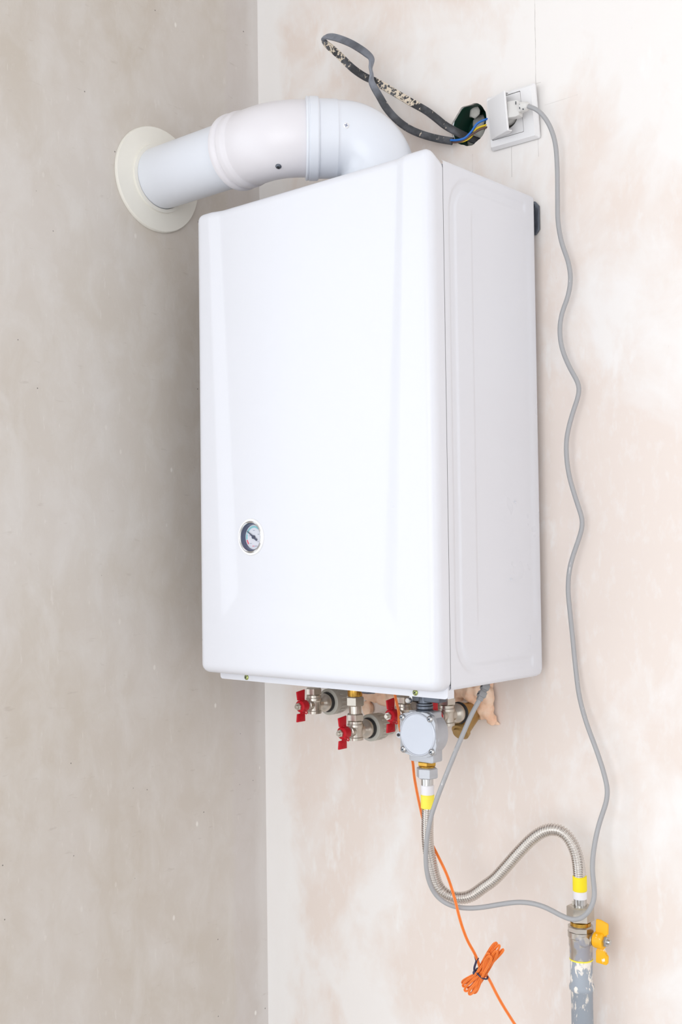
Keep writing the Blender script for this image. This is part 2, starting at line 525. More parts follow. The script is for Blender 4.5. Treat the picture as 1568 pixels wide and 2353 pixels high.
# back wall with the broken-out hole of the junction box and the hole behind the socket
def ragged(cx, cz, r, amp, n_, seed):
    rnd = random.Random(seed)
    k = [rnd.random() - 0.45 for _ in range(n_)]
    out = []
    for i in range(n_ * 3):
        a, t = i // 3, (i % 3) / 3
        d = r + amp * (k[a] * (1 - t) + k[(a + 1) % n_] * t) + amp * 0.18 * (rnd.random() - 0.5)
        out.append((cx + d * math.cos(2 * PI * i / (3 * n_)), cz + d * math.sin(2 * PI * i / (3 * n_))))
    return out
BOXC = (0.4645, 0.8445)
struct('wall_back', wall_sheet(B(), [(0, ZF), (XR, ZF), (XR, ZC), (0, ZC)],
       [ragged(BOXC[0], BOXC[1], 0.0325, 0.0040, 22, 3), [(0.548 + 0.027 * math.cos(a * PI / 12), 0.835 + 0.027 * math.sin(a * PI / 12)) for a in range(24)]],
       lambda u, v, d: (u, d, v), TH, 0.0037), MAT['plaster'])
# left wall with the window opening beyond the frame
WY0, WY1, WZ0, WZ1 = -0.555, -2.25, -0.70, 1.10
struct('wall_left', wall_sheet(B(), [(0, ZF), (YF, ZF), (YF, ZC), (0, ZC)], [[(WY0, WZ0), (WY1, WZ0), (WY1, WZ1), (WY0, WZ1)]],
       lambda u, v, d: (-d, u, v), TH), MAT['cement'])
struct('wall_right', wall_sheet(B(), [(0, ZF), (YF, ZF), (YF, ZC), (0, ZC)], [[(-0.80, -0.9), (-2.70, -0.9), (-2.70, 1.2), (-0.80, 1.2)]], lambda u, v, d: (XR + d, u, v), TH), MAT['room_white'])
struct('wall_front', wall_sheet(B(), [(0, ZF), (XR, ZF), (XR, ZC), (0, ZC)], [[(0.5, -0.9), (2.7, -0.9), (2.7, 1.2), (0.5, 1.2)]],
       lambda u, v, d: (u, YF - d, v), TH), MAT['room_white'])
bm = B(); box(bm, (-TH, YF - TH, ZF - 0.1), (XR + TH, TH, ZF)); struct('floor', bm, MAT['screed'])
bm = B(); box(bm, (-TH, YF - TH, ZC), (XR + TH, TH, ZC + 0.1)); struct('ceiling', bm, MAT['ceiling_white'])

def window(name, u0, u1, z0, z1, to3):
    w = bpy.data.objects.new(name, None); COL.objects.link(w); w['kind'] = 'structure'
    w.location = to3((u0 + u1) / 2, 0, z0)
    um = (u0 + u1) / 2
    bm = B()
    for a, b, c, d in ((u0, u1, z0, z0 + 0.06), (u0, u1, z1 - 0.06, z1), (u0, u0 + 0.06, z0 + 0.06, z1 - 0.06), (u1 - 0.06, u1, z0 + 0.06, z1 - 0.06), (um - 0.04, um + 0.04, z0 + 0.06, z1 - 0.06)):
        p, q = Vector(to3(a, 0.09, c)), Vector(to3(b, 0.14, d))
        box(bm, [min(p[i], q[i]) for i in range(3)], [max(p[i], q[i]) for i in range(3)], 0.004)
    obj('window_frame', bm, MAT['frame_pvc'], w)
    for a, b in ((u0 + 0.06, um - 0.04), (um + 0.04, u1 - 0.06)):
        bm = B()
        p, q = Vector(to3(a, 0.11, z0 + 0.06)), Vector(to3(b, 0.116, z1 - 0.06))
        box(bm, [min(p[i], q[i]) for i in range(3)], [max(p[i], q[i]) for i in range(3)])
        obj('pane', bm, MAT['glass'], w)
window('window_1', WY1, WY0, WZ0, WZ1, lambda u, d, v: (-d, u, v))
window('fill_window_front', 0.5, 2.7, -0.9, 1.2, lambda u, d, v: (u, YF - d, v))  # added window round the front fill lamp, out of view

window('fill_window_side', -2.70, -0.80, -0.9, 1.2, lambda u, d, v: (XR + d, u, v))  # unseen window added to house the right-hand fill lamp

# ------------------------------------------------------------------ the boiler
BX0, BX1, BYF, BYS, BYB = 0.133, 0.5914, -0.2755, -0.2474, -0.020
BZT, CZT = 0.713, 0.700
boiler = thing('wall_boiler', 'white enamelled wall-hung gas boiler with round pressure gauge on its front', 'boiler', (0.362, -0.13, 0.0))

def dish(x, z):
    """shallow pressing in the cover: bevels on both sides that lean inwards and a bevel near the bottom"""
    k = min(max((0.71 - z) / 0.60, 0), 1.05)
    lo, li = 0.1643 + 0.0206 * k, 0.1846 + 0.0340 * k
    ro, ri = 0.5495 - 0.0215 * k, 0.5330 - 0.0350 * k
    l = (x - lo) / (li - lo)
    r = (ro - x) / (ro - ri)
    b = (z - 0.0815) / (0.1215 - 0.0815)
    t = min(l, r, b)
    # rounded mitres instead of knife edges
    t = min(max(t, 0), 1)
    return 0.0055 * (0.75 * t + 0.25 * sst(0, 1, t))

def front_cover():
    bm = B()
    r = 0.014
    xs0, xs1, zs0, zs1 = BX0 + r, BX1 - r, -0.001 + r, BZT - r
    nx, nz = 150, 232
    X = [xs0 + (xs1 - xs0) * i / nx for i in range(nx + 1)]
    Z = [zs0 + (zs1 - zs0) * j / nz for j in range(nz + 1)]
    def pos(x, z, y, w=1.0):
        f = sst(BYF + 0.004, BYS, y)
        if z > 0.60: z -= 0.012 * f * sst(0.60, BZT, z)
        return (x, y + dish(x, min(z, 0.705)) * w, z)
    g = [[bm.verts.new(pos(x, z, BYF)) for x in X] for z in Z]
    for j in range(nz):
        for i in range(nx):
            if math.hypot((X[i] + X[i + 1]) / 2 - 0.2462, (Z[j] + Z[j + 1]) / 2 - 0.2060) < 0.0222: continue     # opening of the gauge
            bm.faces.new((g[j][i], g[j][i + 1], g[j + 1][i + 1], g[j + 1][i]))
    per = [(g[0][i], (0, -1)) for i in range(nx + 1)] + [(g[j][nx], (1, 0)) for j in range(nz + 1)] + \
          [(g[nz][i], (0, 1)) for i in range(nx, -1, -1)] + [(g[j][0], (-1, 0)) for j in range(nz, -1, -1)]
    loop = []
    for k, (v, d) in enumerate(per):
        v2, d2 = per[(k + 1) % len(per)]
        loop.append((v, d))
        if v2 is v:
            a0 = math.atan2(d[1], d[0])
            for s in range(1, 5):
                a = a0 + PI / 2 * s / 5
                loop.append((v, (math.cos(a), math.sin(a))))
    prev = [v for v, _ in loop]
    base = [(v.co.x, v.co.z, d) for v, d in loop]
    A = [PI / 2 * s / 6 for s in range(1, 7)]
    for s, a in enumerate(A + ['skirt']):
        cur = []
        for (x, z, d) in base:
            if a == 'skirt': px, pz, y, w = x + d[0] * r, z + d[1] * r, BYS, 0.0
            else: px, pz, y, w = x + d[0] * r * math.sin(a), z + d[1] * r * math.sin(a), BYF + r * (1 - math.cos(a)), 1.0
            xx = min(max(px, xs0), xs1)
            f = sst(BYF + 0.004, BYS, y)
            if pz > 0.60: pz2 = pz - 0.012 * f * sst(0.60, BZT, pz)
            else: pz2 = pz
            cur.append(bm.verts.new((px, y + dish(xx, min(max(z, 0.0), 0.705)) * w, pz2)))
        n = len(cur)
        for i in range(n):
            j = (i + 1) % n
            if prev[i] is prev[j]: bm.faces.new((prev[i], cur[j], cur[i]))
            else: bm.faces.new((prev[i], prev[j], cur[j], cur[i]))
        prev = cur
    return bm
obj('front_cover', front_cover(), MAT['enamel'], boiler, angle=60)

def side_panel():
    bm = B()
    ny, nz = 120, 250
    ys, yb = BYS + 0.0008, BYB
    rows = []
    for j in range(nz + 1):
        z = CZT * j / nz
        rc = 0.013
        ye = yb
        if z < rc: ye = yb - (rc - math.sqrt(max(rc * rc - (rc - z) ** 2, 0)))
        if z > CZT - 0.005: ye = yb - (0.005 - math.sqrt(max(0.005 ** 2 - (z - CZT + 0.005) ** 2, 0)))
        row = []
        for i in range(ny + 1):
            y = ys + (ye - ys) * i / ny
            x = BX1
            # channel pressed round the panel: level runs at top and bottom, upright near the seam
            cy, cz, R = -0.2265, (0.023, 0.678), 0.042
            qz = abs(z - sum(cz) / 2) - (cz[1] - cz[0]) / 2 + R
            qy = (cy + R) - y
            sd = math.hypot(max(qy, 0), max(qz, 0)) + min(max(qy, qz), 0) - R
            end = 1 - sst(-0.050, -0.044, y)
            x -= 0.0016 * (1 - sst(0.0050, 0.0085, abs(sd))) * end
            st = sst(-0.1835, -0.1800, y) * sst(0.07, 0.10, z) * (1 - sst(0.640, 0.650, z))
            x -= 0.0010 * st * (1 - sst(-0.045, -0.030, y))
            e = min(z, CZT - z, ye - y)
            if e < 0.003: x -= 0.003 - math.sqrt(max(0.003 ** 2 - (0.003 - e) ** 2, 0))
            row.append(bm.verts.new((x, y, z)))
        rows.append(row)
    for j in range(nz):
        for i in range(ny): bm.faces.new((rows[j][i], rows[j][i + 1], rows[j + 1][i + 1], rows[j + 1][i]))
    return bm
sp_ = obj('side_panel', side_panel(), MAT['enamel'], boiler, angle=70)
# small lanced notches and an embossed mark in the side panel
for y, z in ((-0.0863, 0.2512), (-0.0993, 0.1423), (-0.1121, 0.0363)):
    bm = B()
    box(bm, (BX1 - 0.0014, y - 0.0022, z - 0.0005), (BX1 + 0.00015, y + 0.0022, z + 0.0005))
    box(bm, (BX1 - 0.0014, y + 0.0014, z - 0.003), (BX1 + 0.00015, y + 0.0022, z))
    obj('lanced_notch', bm, MAT['enamel'], sp_)
bm = B()
for y0, y1, z0, z1 in ((-0.0605, -0.0525, 0.0585, 0.0592), (-0.0605, -0.0525, 0.0545, 0.0552), (-0.0532, -0.0525, 0.0545, 0.0592), (-0.0575, -0.0545, 0.0485, 0.0492), (-0.060, -0.050, 0.0405, 0.0411), (-0.0502, -0.0496, 0.0405, 0.062)):
    box(bm, (BX1 - 0.0012, y0, z0), (BX1 + 0.0002, y1, z1))
obj('embossed_mark', bm, MAT['enamel'], sp_)

bm = B()
box(bm, (BX0 + 0.002, BYS + 0.003, 0.004), (BX1 - 0.0035, BYB - 0.001, CZT - 0.004), 0.002)
obj('casing', bm, MAT['enamel'], boiler)
bm = B()       # dark gasket that shows in the seam between cover and casing
box(bm, (BX0 + 0.004, BYS - 0.006, 0.006), (BX1 - 0.0022, BYS + 0.006, CZT - 0.008))
obj('seam_gasket', bm, MAT['gland'], boiler)

# bottom flange with two screws
bm = B()
poly = [(0.5885, 0.010)]
for i in range(6):
    a = -PI / 2 * i / 5
    poly.append((0.5885 - 0.005 + 0.005 * math.cos(a), -0.0112 + 0.005 + 0.005 * math.sin(a)))
for i in range(6):
    a = -PI / 2 - PI / 2 * i / 5
    poly.append((0.1545 + 0.005 + 0.005 * math.cos(a), -0.0112 + 0.005 + 0.005 * math.sin(a)))
poly.append((0.1545, 0.010))
prism(bm, poly, -0.2500, -0.2480)
prism(bm, rrect(0.0016, 0.02, 0.0004, 2, 0.5877, -0.001), -0.2480, -0.236)
fl = obj('bottom_flange', bm, MAT['enamel'], boiler)

def screw_mesh(r, origin, direction, h=0.0022):
    bm = B()
    lathe(bm, [(r, 0), (r, h * 0.35), (r * 0.85, h * 0.75), (r * 0.5, h), (0, h)], origin, direction, 16)
    M = axis_matrix(origin, direction) @ Matrix.Rotation(0.5, 4, 'Z')
    for w, l in ((0.16, 0.6), (0.6, 0.16)):
        box(bm, (-w * r, -l * r, h * 0.7), (w * r, l * r, h * 1.02), 0, 1, 1, M)
    return bm
for x in (0.2129, 0.5354):
    obj('flange_screw', screw_mesh(0.0042, (x, -0.2500, -0.0058), (0, -1, 0)), [MAT['yellow_zinc'], MAT['slot']], fl)

# pressure gauge
gx, gz, gy = 0.2462, 0.2060, -0.2700
bm = B()
lathe(bm, [(0.0238, -0.001), (0.0272, -0.001), (0.0276, 0.0006), (0.0268, 0.0016), (0.0240, 0.0018), (0.0236, 0.0010)], (gx, gy, gz), (0, -1, 0), 56, cap=False)
gauge = obj('pressure_gauge', bm, MAT['white_plastic'], boiler)
bm = B()
lathe(bm, [(0.0238, -0.002), (0.0238, 0.0018), (0.0224, 0.0026), (0.0212, 0.0020), (0.0208, -0.001)], (gx, gy, gz), (0, -1, 0), 56, cap=False)
obj('bezel', bm, MAT['steel'], gauge)
bm = B()
lathe(bm, [(0.0209, 0.001), (0.0205, -0.0022), (0.0190, -0.0022), (0.0184, -0.0062)], (gx, gy, gz), (0, -1, 0), 56, cap=False)
obj('gauge_well', bm, MAT['navy'], gauge)
bm = B()
lathe(bm, [(0.0186, -0.0072), (0.0186, -0.0062)], (gx, gy, gz), (0, -1, 0), 56)
dial = obj('dial', bm, MAT['dial'], gauge)
fy = gy + 0.0062
def arc(name, r0, r1, a0, a1, mat):
    bm = B()
    k = 20
    ring = []
    for i in range(k + 1):
        a = math.radians(a0 + (a1 - a0) * i / k)
        ring.append([bm.verts.new((gx + r * math.cos(a), y, gz + r * math.sin(a))) for r, y in ((r0, fy), (r0, fy - 0.0003), (r1, fy - 0.0003), (r1, fy))])
    for a, b in zip(ring, ring[1:]):
        for q in range(3): bm.faces.new((a[q], a[q + 1], b[q + 1], b[q]))
    obj(name, bm, mat, gauge)
arc('scale_band', 0.0140, 0.0168, 52, 158, MAT['mint'])
arc('scale_band', 0.0140, 0.0168, 164, 192, MAT['mint'])
arc('scale_band', 0.0148, 0.0168, -30, 48, MAT['scale_yellow'])
arc('scale_band', 0.0140, 0.0165, 196, 222, MAT['scale_red'])
bm = B()
for x, z, w_ in ((0.000, 0.0098, 0.004), (0.0095, 0.004, 0.003), (-0.0095, 0.002, 0.003), (-0.007, -0.0095, 0.003), (0.0085, -0.0068, 0.0025), (0.004, -0.0135, 0.006)):
    box(bm, (gx + x - w_ / 2, fy - 0.0003, gz + z - 0.0004), (gx + x + w_ / 2, fy, gz + z + 0.0004))
obj('dial_print', bm, MAT['print'], gauge)
bm = B(); box(bm, (gx - 0.0035, fy - 0.0003, gz - 0.0140), (gx + 0.0002, fy, gz - 0.0130))
obj('dial_print', bm, MAT['scale_red'], gauge)
bm = B()
ang = math.radians(146)
M = Matrix.Translation((gx, fy - 0.0016, gz)) @ Matrix.Rotation(-ang, 4, 'Y')
prism(bm, [(0.0162, 0.0003), (0.003, 0.0012), (-0.003, 0.0009), (-0.0035, 0.0015), (-0.0085, 0.0015), (-0.0085, -0.0015), (-0.0035, -0.0015), (-0.003, -0.0009), (0.003, -0.0012), (0.0162, -0.0003)], -0.0004, 0.0004, M)
lathe(bm, [(0.0028, -0.0014), (0.0028, 0.0010), (0.0012, 0.0010), (0.0010, 0.0022)], (gx, fy - 0.0016, gz), (0, -1, 0), 20)
obj('needle', bm, MAT['needle'], gauge)
bm = B()
lathe(bm, [(0.0208, 0.0008), (0.0208, 0.0014)], (gx, gy, gz), (0, -1, 0), 40)
obj('gauge_glass', bm, MAT['glass'], gauge)

# connections under the boiler
VY, VX = -0.085, (0.1985, 0.2870, 0.3840, 0.4650)
for x, zb in zip(VX, (-0.034, -0.047, -0.036, -0.036)):
    bm = B()
    lathe(bm, [(0.0088, 0.006), (0.0088, zb + 0.002)], (x, VY, 0), (0, 0, 1), 20)
    obj('pipe_stub', bm, MAT['brass'], boiler)
bm = B()
hexnut(bm, 0.0125, -0.036, -0.020, (0.333, -0.105, 0)); lathe(bm, [(0.008, -0.02), (0.008, 0.006)], (0.333, -0.105, 0), (0, 0, 1), 16)
obj('drain_plug', bm, MAT['dark_zinc'], boiler, angle=25)
bm = B()
lathe(bm, [(0.0034, 0), (0.0042, 0.003), (0.0042, 0.009), (0.0030, 0.0105), (0, 0.0105)], (0.4600, -0.165, -0.0310), (0.2, -0.9, 0.1), 16)
lathe(bm, [(0.003, 0), (0.003, 0.040)], (0.4600, -0.163, -0.031), (0, 0, 1), 12)
obj('test_nipple', bm, MAT['steel'], boiler)
bm = B(); box(bm, (0.452, -0.150, -0.034), (0.500, -0.130, 0.006), 0.002)
obj('gas_inlet_block', bm, MAT['dark_zinc'], boiler)

# ------------------------------------------------------------------ wall bracket behind the boiler
bm = B()
prism(bm, [(0.24, 0.648), (0.583, 0.648), (0.5895, 0.655), (0.5895, 0.690), (0.583, 0.698), (0.24, 0.698)], -0.0055, -0.0015, None, 0.0008)
box(bm, (0.24, -0.019, 0.690), (0.583, -0.0055, 0.694), 0.0008)
tag(obj('wall_bracket', bm, MAT['dark_zinc']), 'grey steel hanging bracket peeking out behind the upper right boiler edge', 'bracket')

# ------------------------------------------------------------------ flue
FYA, FZ = -0.2405, 0.8045
flue = thing('flue_pipe', 'white round flue pipe with two elbows running from the boiler top into the grey wall', 'flue pipe', (0.0, FYA, FZ))
bm = B()
lathe(bm, [(0.0500, 0.0), (0.0500, 0.215)], (0.0005, FYA, FZ), (1, 0, 0), 72)
obj('straight_pipe', bm, MAT['flue'], flue)
bm = B()
lathe(bm, [(0.0503, 0.0130), (0.056, 0.0126), (0.0565, 0.0090), (0.0800, 0.0062), (0.0858, 0.0060), (0.0872, 0.0040), (0.0872, 0.0004), (0.0503, 0.0004)], (0.0, FYA, FZ - 0.0005), (1, 0, 0), 80, cap=False)
obj('wall_rosette', bm, MAT['cream'], flue)

def arc_pts(c, r, u, v, a0, a1, n_):
    return [c + (u * math.cos(a) + v * math.sin(a)) * r for a in [a0 + (a1 - a0) * i / n_ for i in range(n_ + 1)]]
# first elbow: socket on the pipe, then a 45 degree turn towards the back wall
xb, Rb = 0.2470, 0.088
c1 = Vector((xb, FYA + Rb, FZ))
path = [(Vector((0.188 + d, FYA, FZ)), r) for d, r in ((0, 0.0512), (0.0004, 0.0555), (0.003, 0.0585), (0.008, 0.0592), (0.0125, 0.0580), (0.0145, 0.0562), (0.0165, 0.0562), (0.019, 0.0580), (0.026, 0.0584), (0.0315, 0.0578), (0.0345, 0.0560), (0.037, 0.0556), (0.040, 0.0562))]
bend = arc_pts(c1, Rb, Vector((0, -1, 0)), Vector((1, 0, 0)), 0, PI / 4, 24)
path += [(p, 0.0562) for p in bend]
dirn = Vector((1, 1, 0)).normalized()
end1 = bend[-1] + dirn * 0.012
path.append((end1, 0.0562))
bm = B(); tube(bm, [p for p, _ in path], [r for _, r in path], 72)
obj('elbow', bm, MAT['elbow'], flue, angle=30)
# second elbow: socket ring, socket, then down into the boiler
q0 = end1 - dirn * 0.008
prof = [(0.0, 0.0560), (0.0003, 0.0600), (0.0015, 0.0612), (0.0030, 0.0612), (0.0036, 0.0604), (0.0056, 0.0604), (0.0062, 0.0613), (0.0175, 0.0613), (0.0195, 0.0600), (0.0200, 0.0580), (0.0470, 0.0576), (0.0485, 0.0566), (0.0500, 0.0560)]
path = [(q0 + dirn * d, r) for d, r in prof]
R2 = 0.058
s2 = q0 + dirn * 0.052
c2 = s2 + Vector((0, 0, -R2))
bend2 = arc_pts(c2, R2, Vector((0, 0, 1)), dirn, 0, PI / 2, 28)
path += [(p, 0.0560) for p in bend2]
path.append((bend2[-1] + Vector((0, 0, -0.005)), 0.0560))
path.append((Vector((bend2[-1].x, bend2[-1].y, CZT - 0.003)), 0.0560))
bm = B(); tube(bm, [p for p, _ in path], [r for _, r in path], 80)
e2 = obj('elbow', bm, MAT['flue'], flue, angle=30)
def on_elbow(center, axis_dir, out, r):
    out = Vector(out); out = (out - axis_dir * out.dot(axis_dir)).normalized()
    return center + out * r, out
view_side = Vector((0.66, -0.75, 0.0))
p_, o_ = on_elbow(q0 + dirn * 0.058, dirn, view_side + Vector((0, 0, 0.0)), 0.0555)
obj('flue_screw', screw_mesh(0.0046, p_, o_, 0.002), [MAT['white_plastic'], MAT['print']], flue)
tb = (bend[15] - bend[13]).normalized()
p_, o_ = on_elbow(bend[14], tb, view_side + Vector((0, 0, -1.75)), 0.0558)
obj('flue_screw', screw_mesh(0.0046, p_, o_, 0.003), [MAT['dark_zinc'], MAT['black']], flue)

# ------------------------------------------------------------------ junction box in the broken hole
jb = thing('junction_box', 'dark green round junction box sunk in a ragged hole in the plaster', 'junction box', (BOXC[0], 0.002, BOXC[1]))
bm = B()
lathe(bm, [(0.0322, 0.004), (0.0322, 0.042), (0, 0.042)], (BOXC[0], 0, BOXC[1]), (0, 1, 0), 48, cap=False)
lathe(bm, [(0.0338, 0.004), (0.0338, 0.044), (0, 0.044)], (BOXC[0], 0, BOXC[1]), (0, 1, 0), 48, cap=False)
lathe(bm, [(0.0322, 0.004), (0.0338, 0.004)], (BOXC[0], 0, BOXC[1]), (0, 1, 0), 48, cap=False)
obj('box_shell', bm, MAT['green'], jb)
def lump(bm, c, r, sq=(1, 1, 1), seed=0, sub=2):
    t = bmesh.new()
    bmesh.ops.create_icosphere(t, subdivisions=sub, radius=1)
    for v in t.verts:
        k = 1 + 0.28 * noise.noise(v.co * 1.7 + Vector((seed, seed * 2, 0)))
        v.co = Vector((c[0] + v.co.x * r * sq[0] * k, c[1] + v.co.y * r * sq[1] * k, c[2] + v.co.z * r * sq[2] * k))
    merge(bm, t)
for i, (x, y, z, r) in enumerate(((0.4560, 0.040, 0.8600, 0.0125), (0.4570, 0.040, 0.8410, 0.0115), (0.4465, 0.036, 0.8320, 0.0115), (0.4630, 0.018, 0.8695, 0.0100))):
    bm = B(); lump(bm, (x, y, z), r, (1, 0.25, 1), i * 3.1)
    obj('plaster_lump', bm, MAT['plaster_lump'], jb, angle=180)

# ------------------------------------------------------------------ wall socket, leaning off the wall at its top
sock = thing('wall_socket', 'white square wall socket with hinged cover held open by a plug', 'socket', (0.5500, -0.0065, 0.8310))
sock.rotation_euler.x = math.radians(8.0)
def plate(w, h, holes, y0, y1, bev, cx=0, cz=0, r=0.003):
    """square plate with a hole (rounded rectangle or circle)"""
    bm = B()
    out0 = rrect(w, h, r, 4, cx, cz); out1 = rrect(w - 2 * bev, h - 2 * bev, max(r - bev * 0.5, 0.0012), 4, cx, cz)
    loops = [out1] + holes
    flat = [p for lp in loops for p in lp]
    vs = [bm.verts.new((p[0], y1, p[1])) for p in flat]
    for t in tessellate_polygon([[Vector((p[0], p[1], 0)) for p in lp] for lp in loops]): bm.faces.new([vs[i] for i in t])
    n_ = len(out0)
    mid = [bm.verts.new((p[0], y0 + (y1 - y0) * 0.35, p[1])) for p in out0]
    low = [bm.verts.new((p[0], y0, p[1])) for p in out0]
    for i in range(n_):
        j = (i + 1) % n_
        bm.faces.new((vs[i], vs[j], mid[j], mid[i])); bm.faces.new((mid[i], mid[j], low[j], low[i]))
    k = n_
    for lp in holes:
        b = [bm.verts.new((p[0], y0, p[1])) for p in lp]
        for i in range(len(lp)):
            j = (i + 1) % len(lp)
            bm.faces.new((vs[k + i], vs[k + j], b[j], b[i]))
        k += len(lp)
    return bm
ins = rrect(0.0565, 0.0600, 0.0012, 2, -0.0075, 0.0035)
obj('frame', plate(0.0855, 0.0800, [ins], 0.0, -0.0092, 0.004), MAT['white_plastic'], sock, local=True, angle=25)
wc = [(-0.0070 + 0.0200 * math.cos(2 * PI * i / 40), 0.0045 + 0.0200 * math.sin(2 * PI * i / 40)) for i in range(40)]
obj('insert', plate(0.0555, 0.0590, [wc], -0.002, -0.0086, 0.0004, -0.0075, 0.0035, 0.001), MAT['white_plastic'], sock, local=True, angle=25)
bm = B()
lathe(bm, [(0.0200, -0.0086), (0.0196, 0.010), (0, 0.010)], (-0.0070, 0, 0.0045), (0, 1, 0), 40, cap=False)
obj('socket_well', bm, MAT['plug'], sock, local=True)
bm = B()
M = Matrix.Translation((-0.0345, -0.0098, 0.0035)) @ Matrix.Rotation(math.radians(-28), 4, 'Z')
box(bm, (0, -0.0034, -0.0290), (0.0520, 0.0, 0.0290), 0.0010, 3, 0, M)
for z in (-0.0288, 0.0270):          # cheeks of the cover, reaching back to the insert
    t = bmesh.new()
    lo = [t.verts.new((p[0], p[1], z)) for p in ((0.002, -0.001), (0.0505, -0.001), (0.0480, 0.0065), (0.0360, 0.0095), (0.0180, 0.0060), (0.0050, 0.0012))]
    hi = [t.verts.new((v.co.x, v.co.y, z + 0.0018)) for v in lo]
    t.faces.new(lo); t.faces.new(hi[::-1])
    for k in range(6): t.faces.new((lo[k], hi[k], hi[(k + 1) % 6], lo[(k + 1) % 6]))
    bmesh.ops.transform(t, matrix=M, verts=t.verts)
    merge(bm, t)
obj('hinged_cover', bm, MAT['white_plastic'], sock, local=True, angle=25)

# ------------------------------------------------------------------ power cord: plug, cord, gland at the boiler
CORD = [(0.5964,-0.0400,0.8270),(0.6100,-0.0380,0.8191),(0.6226,-0.0320,0.8009),(0.6307,-0.0260,0.7738),(0.6318,-0.0220,0.7364),(0.6304,-0.0200,0.6927),(0.6303,-0.0200,0.6547),(0.6361,-0.0200,0.6219),(0.6455,-0.0200,0.5950),(0.6491,-0.0200,0.5693),(0.6444,-0.0200,0.5449),(0.6339,-0.0200,0.5213),(0.6298,-0.0200,0.4998),(0.6328,-0.0200,0.4711),(0.6449,-0.0200,0.4414),(0.6591,-0.0200,0.4150),(0.6588,-0.0200,0.4026),(0.6492,-0.0200,0.3786),(0.6397,-0.0220,0.3449),(0.6384,-0.0230,0.3200),(0.6413,-0.0220,0.2888),(0.6513,-0.0200,0.2511),(0.6593,-0.0180,0.2231),(0.6583,-0.0180,0.2108),(0.6499,-0.0200,0.1862),(0.6406,-0.0220,0.1584),(0.6364,-0.0220,0.1274),(0.6368,-0.0180,0.0901),(0.6385,-0.0140,0.0466),(0.6430,-0.0160,0.0099),(0.6501,-0.0200,-0.0262),(0.6632,-0.0250,-0.0612),(0.6791,-0.0280,-0.0955),(0.6905,-0.0280,-0.1273),(0.6959,-0.0280,-0.1535),(0.6932,-0.0300,-0.1714),(0.6869,-0.0340,-0.1924),(0.6830,-0.0400,-0.2157),(0.6834,-0.0500,-0.2403),(0.6851,-0.0550,-0.2567),(0.6929,-0.0650,-0.2766),(0.6961,-0.0700,-0.2865),(0.6913,-0.0740,-0.3039),(0.6810,-0.0760,-0.3159),(0.6673,-0.0780,-0.3216),(0.6509,-0.0820,-0.3180),(0.6320,-0.0900,-0.3086),(0.6127,-0.0980,-0.3044),(0.5961,-0.1050,-0.3048),(0.5720,-0.1120,-0.3107),(0.5408,-0.1200,-0.3196),(0.5166,-0.1280,-0.3223),(0.4990,-0.1350,-0.3191),(0.4852,-0.1420,-0.3091),(0.4800,-0.1500,-0.2929),(0.4795,-0.1580,-0.2698),(0.4815,-0.1620,-0.2443),(0.4857,-0.1640,-0.2219),(0.4917,-0.1630,-0.1938),(0.4998,-0.1600,-0.1689),(0.5087,-0.1560,-0.1442),(0.5201,-0.1480,-0.1107),(0.5293,-0.1360,-0.0779),(0.5379,-0.1240,-0.0481),(0.5454,-0.1150,-0.0283)]
cordT = thing('power_cord', 'long grey power cord hanging in waves from the socket plug to the boiler underside', 'power cord', (0.6303, -0.02, 0.65))
bm = B(); tube(bm, [p for p, _ in smooth_path(catmull(CORD, 0.0045), 3)], 0.0034, 12)
obj('cord', bm, MAT['cord'], cordT)
bm = B()
lathe(bm, [(0.0165, 0.0), (0.0165, 0.010), (0.0150, 0.0120), (0, 0.0120)], (0.5442, -0.0100, 0.8360), (0, -1, 0), 36)
prism(bm, [(0.555, 0.8455), (0.5760, 0.8425), (0.5790, 0.8400), (0.5790, 0.8190), (0.5730, 0.8185), (0.555, 0.8200)], -0.0385, -0.0270, None, 0.0012)
box(bm, (0.5600, -0.0290, 0.8240), (0.5480, -0.0200, 0.8400), 0.001)
box(bm, (0.5785, -0.0400, 0.8235), (0.5835, -0.0300, 0.8375), 0.0012)
lathe(bm, [(0.0066, 0), (0.0074, 0.001), (0.0070, 0.009), (0.0050, 0.0130), (0.0036, 0.0140)], (0.5825, -0.0360, 0.8308), (0.96, -0.10, -0.22), 20)
box(bm, (0.5828, -0.0432, 0.8262), (0.5842, -0.0416, 0.8330), 0, 1, 1)
box(bm, (0.5745, -0.0404, 0.8355), (0.5756, -0.0396, 0.8400), 0, 1, 1)
box(bm, (0.5880, -0.0428, 0.8235), (0.5898, -0.0412, 0.8250), 0, 1, 1)
obj('plug', bm, [MAT['plug'], MAT['slot']], cordT, angle=30)
g0, g1 = Vector((0.5454, -0.1150, -0.0283)), Vector((0.5512, -0.0965, 0.0040))
gd = (g1 - g0)
side = gd.cross(Vector((-0.6, -0.78, 0.1))).normalized(); fr = side.cross(gd).normalized()
bm = B()
GM = Matrix((( side.x, fr.x, gd.normalized().x, g0.x), (side.y, fr.y, gd.normalized().y, g0.y), (side.z, fr.z, gd.normalized().z, g0.z), (0, 0, 0, 1)))
box(bm, (-0.0044, -0.0040, -0.002), (0.0044, 0.0040, gd.length), 0.0010, 2, 0, GM)
for k, h in enumerate((0.0035, 0.0150, 0.0265)):
    box(bm, (-0.0062, -0.0052, h), (0.0062, 0.0052, h + 0.0082), 0.0010, 2, 0, GM)
    for s in (-1, 1):
        box(bm, (-0.0036, s * 0.0054 - 0.0004, h + 0.0018), (0.0036, s * 0.0054 + 0.0004, h + 0.0040), 0, 1, 1, GM)
obj('cord_gland', bm, [MAT['gland'], MAT['slot']], cordT, angle=30)

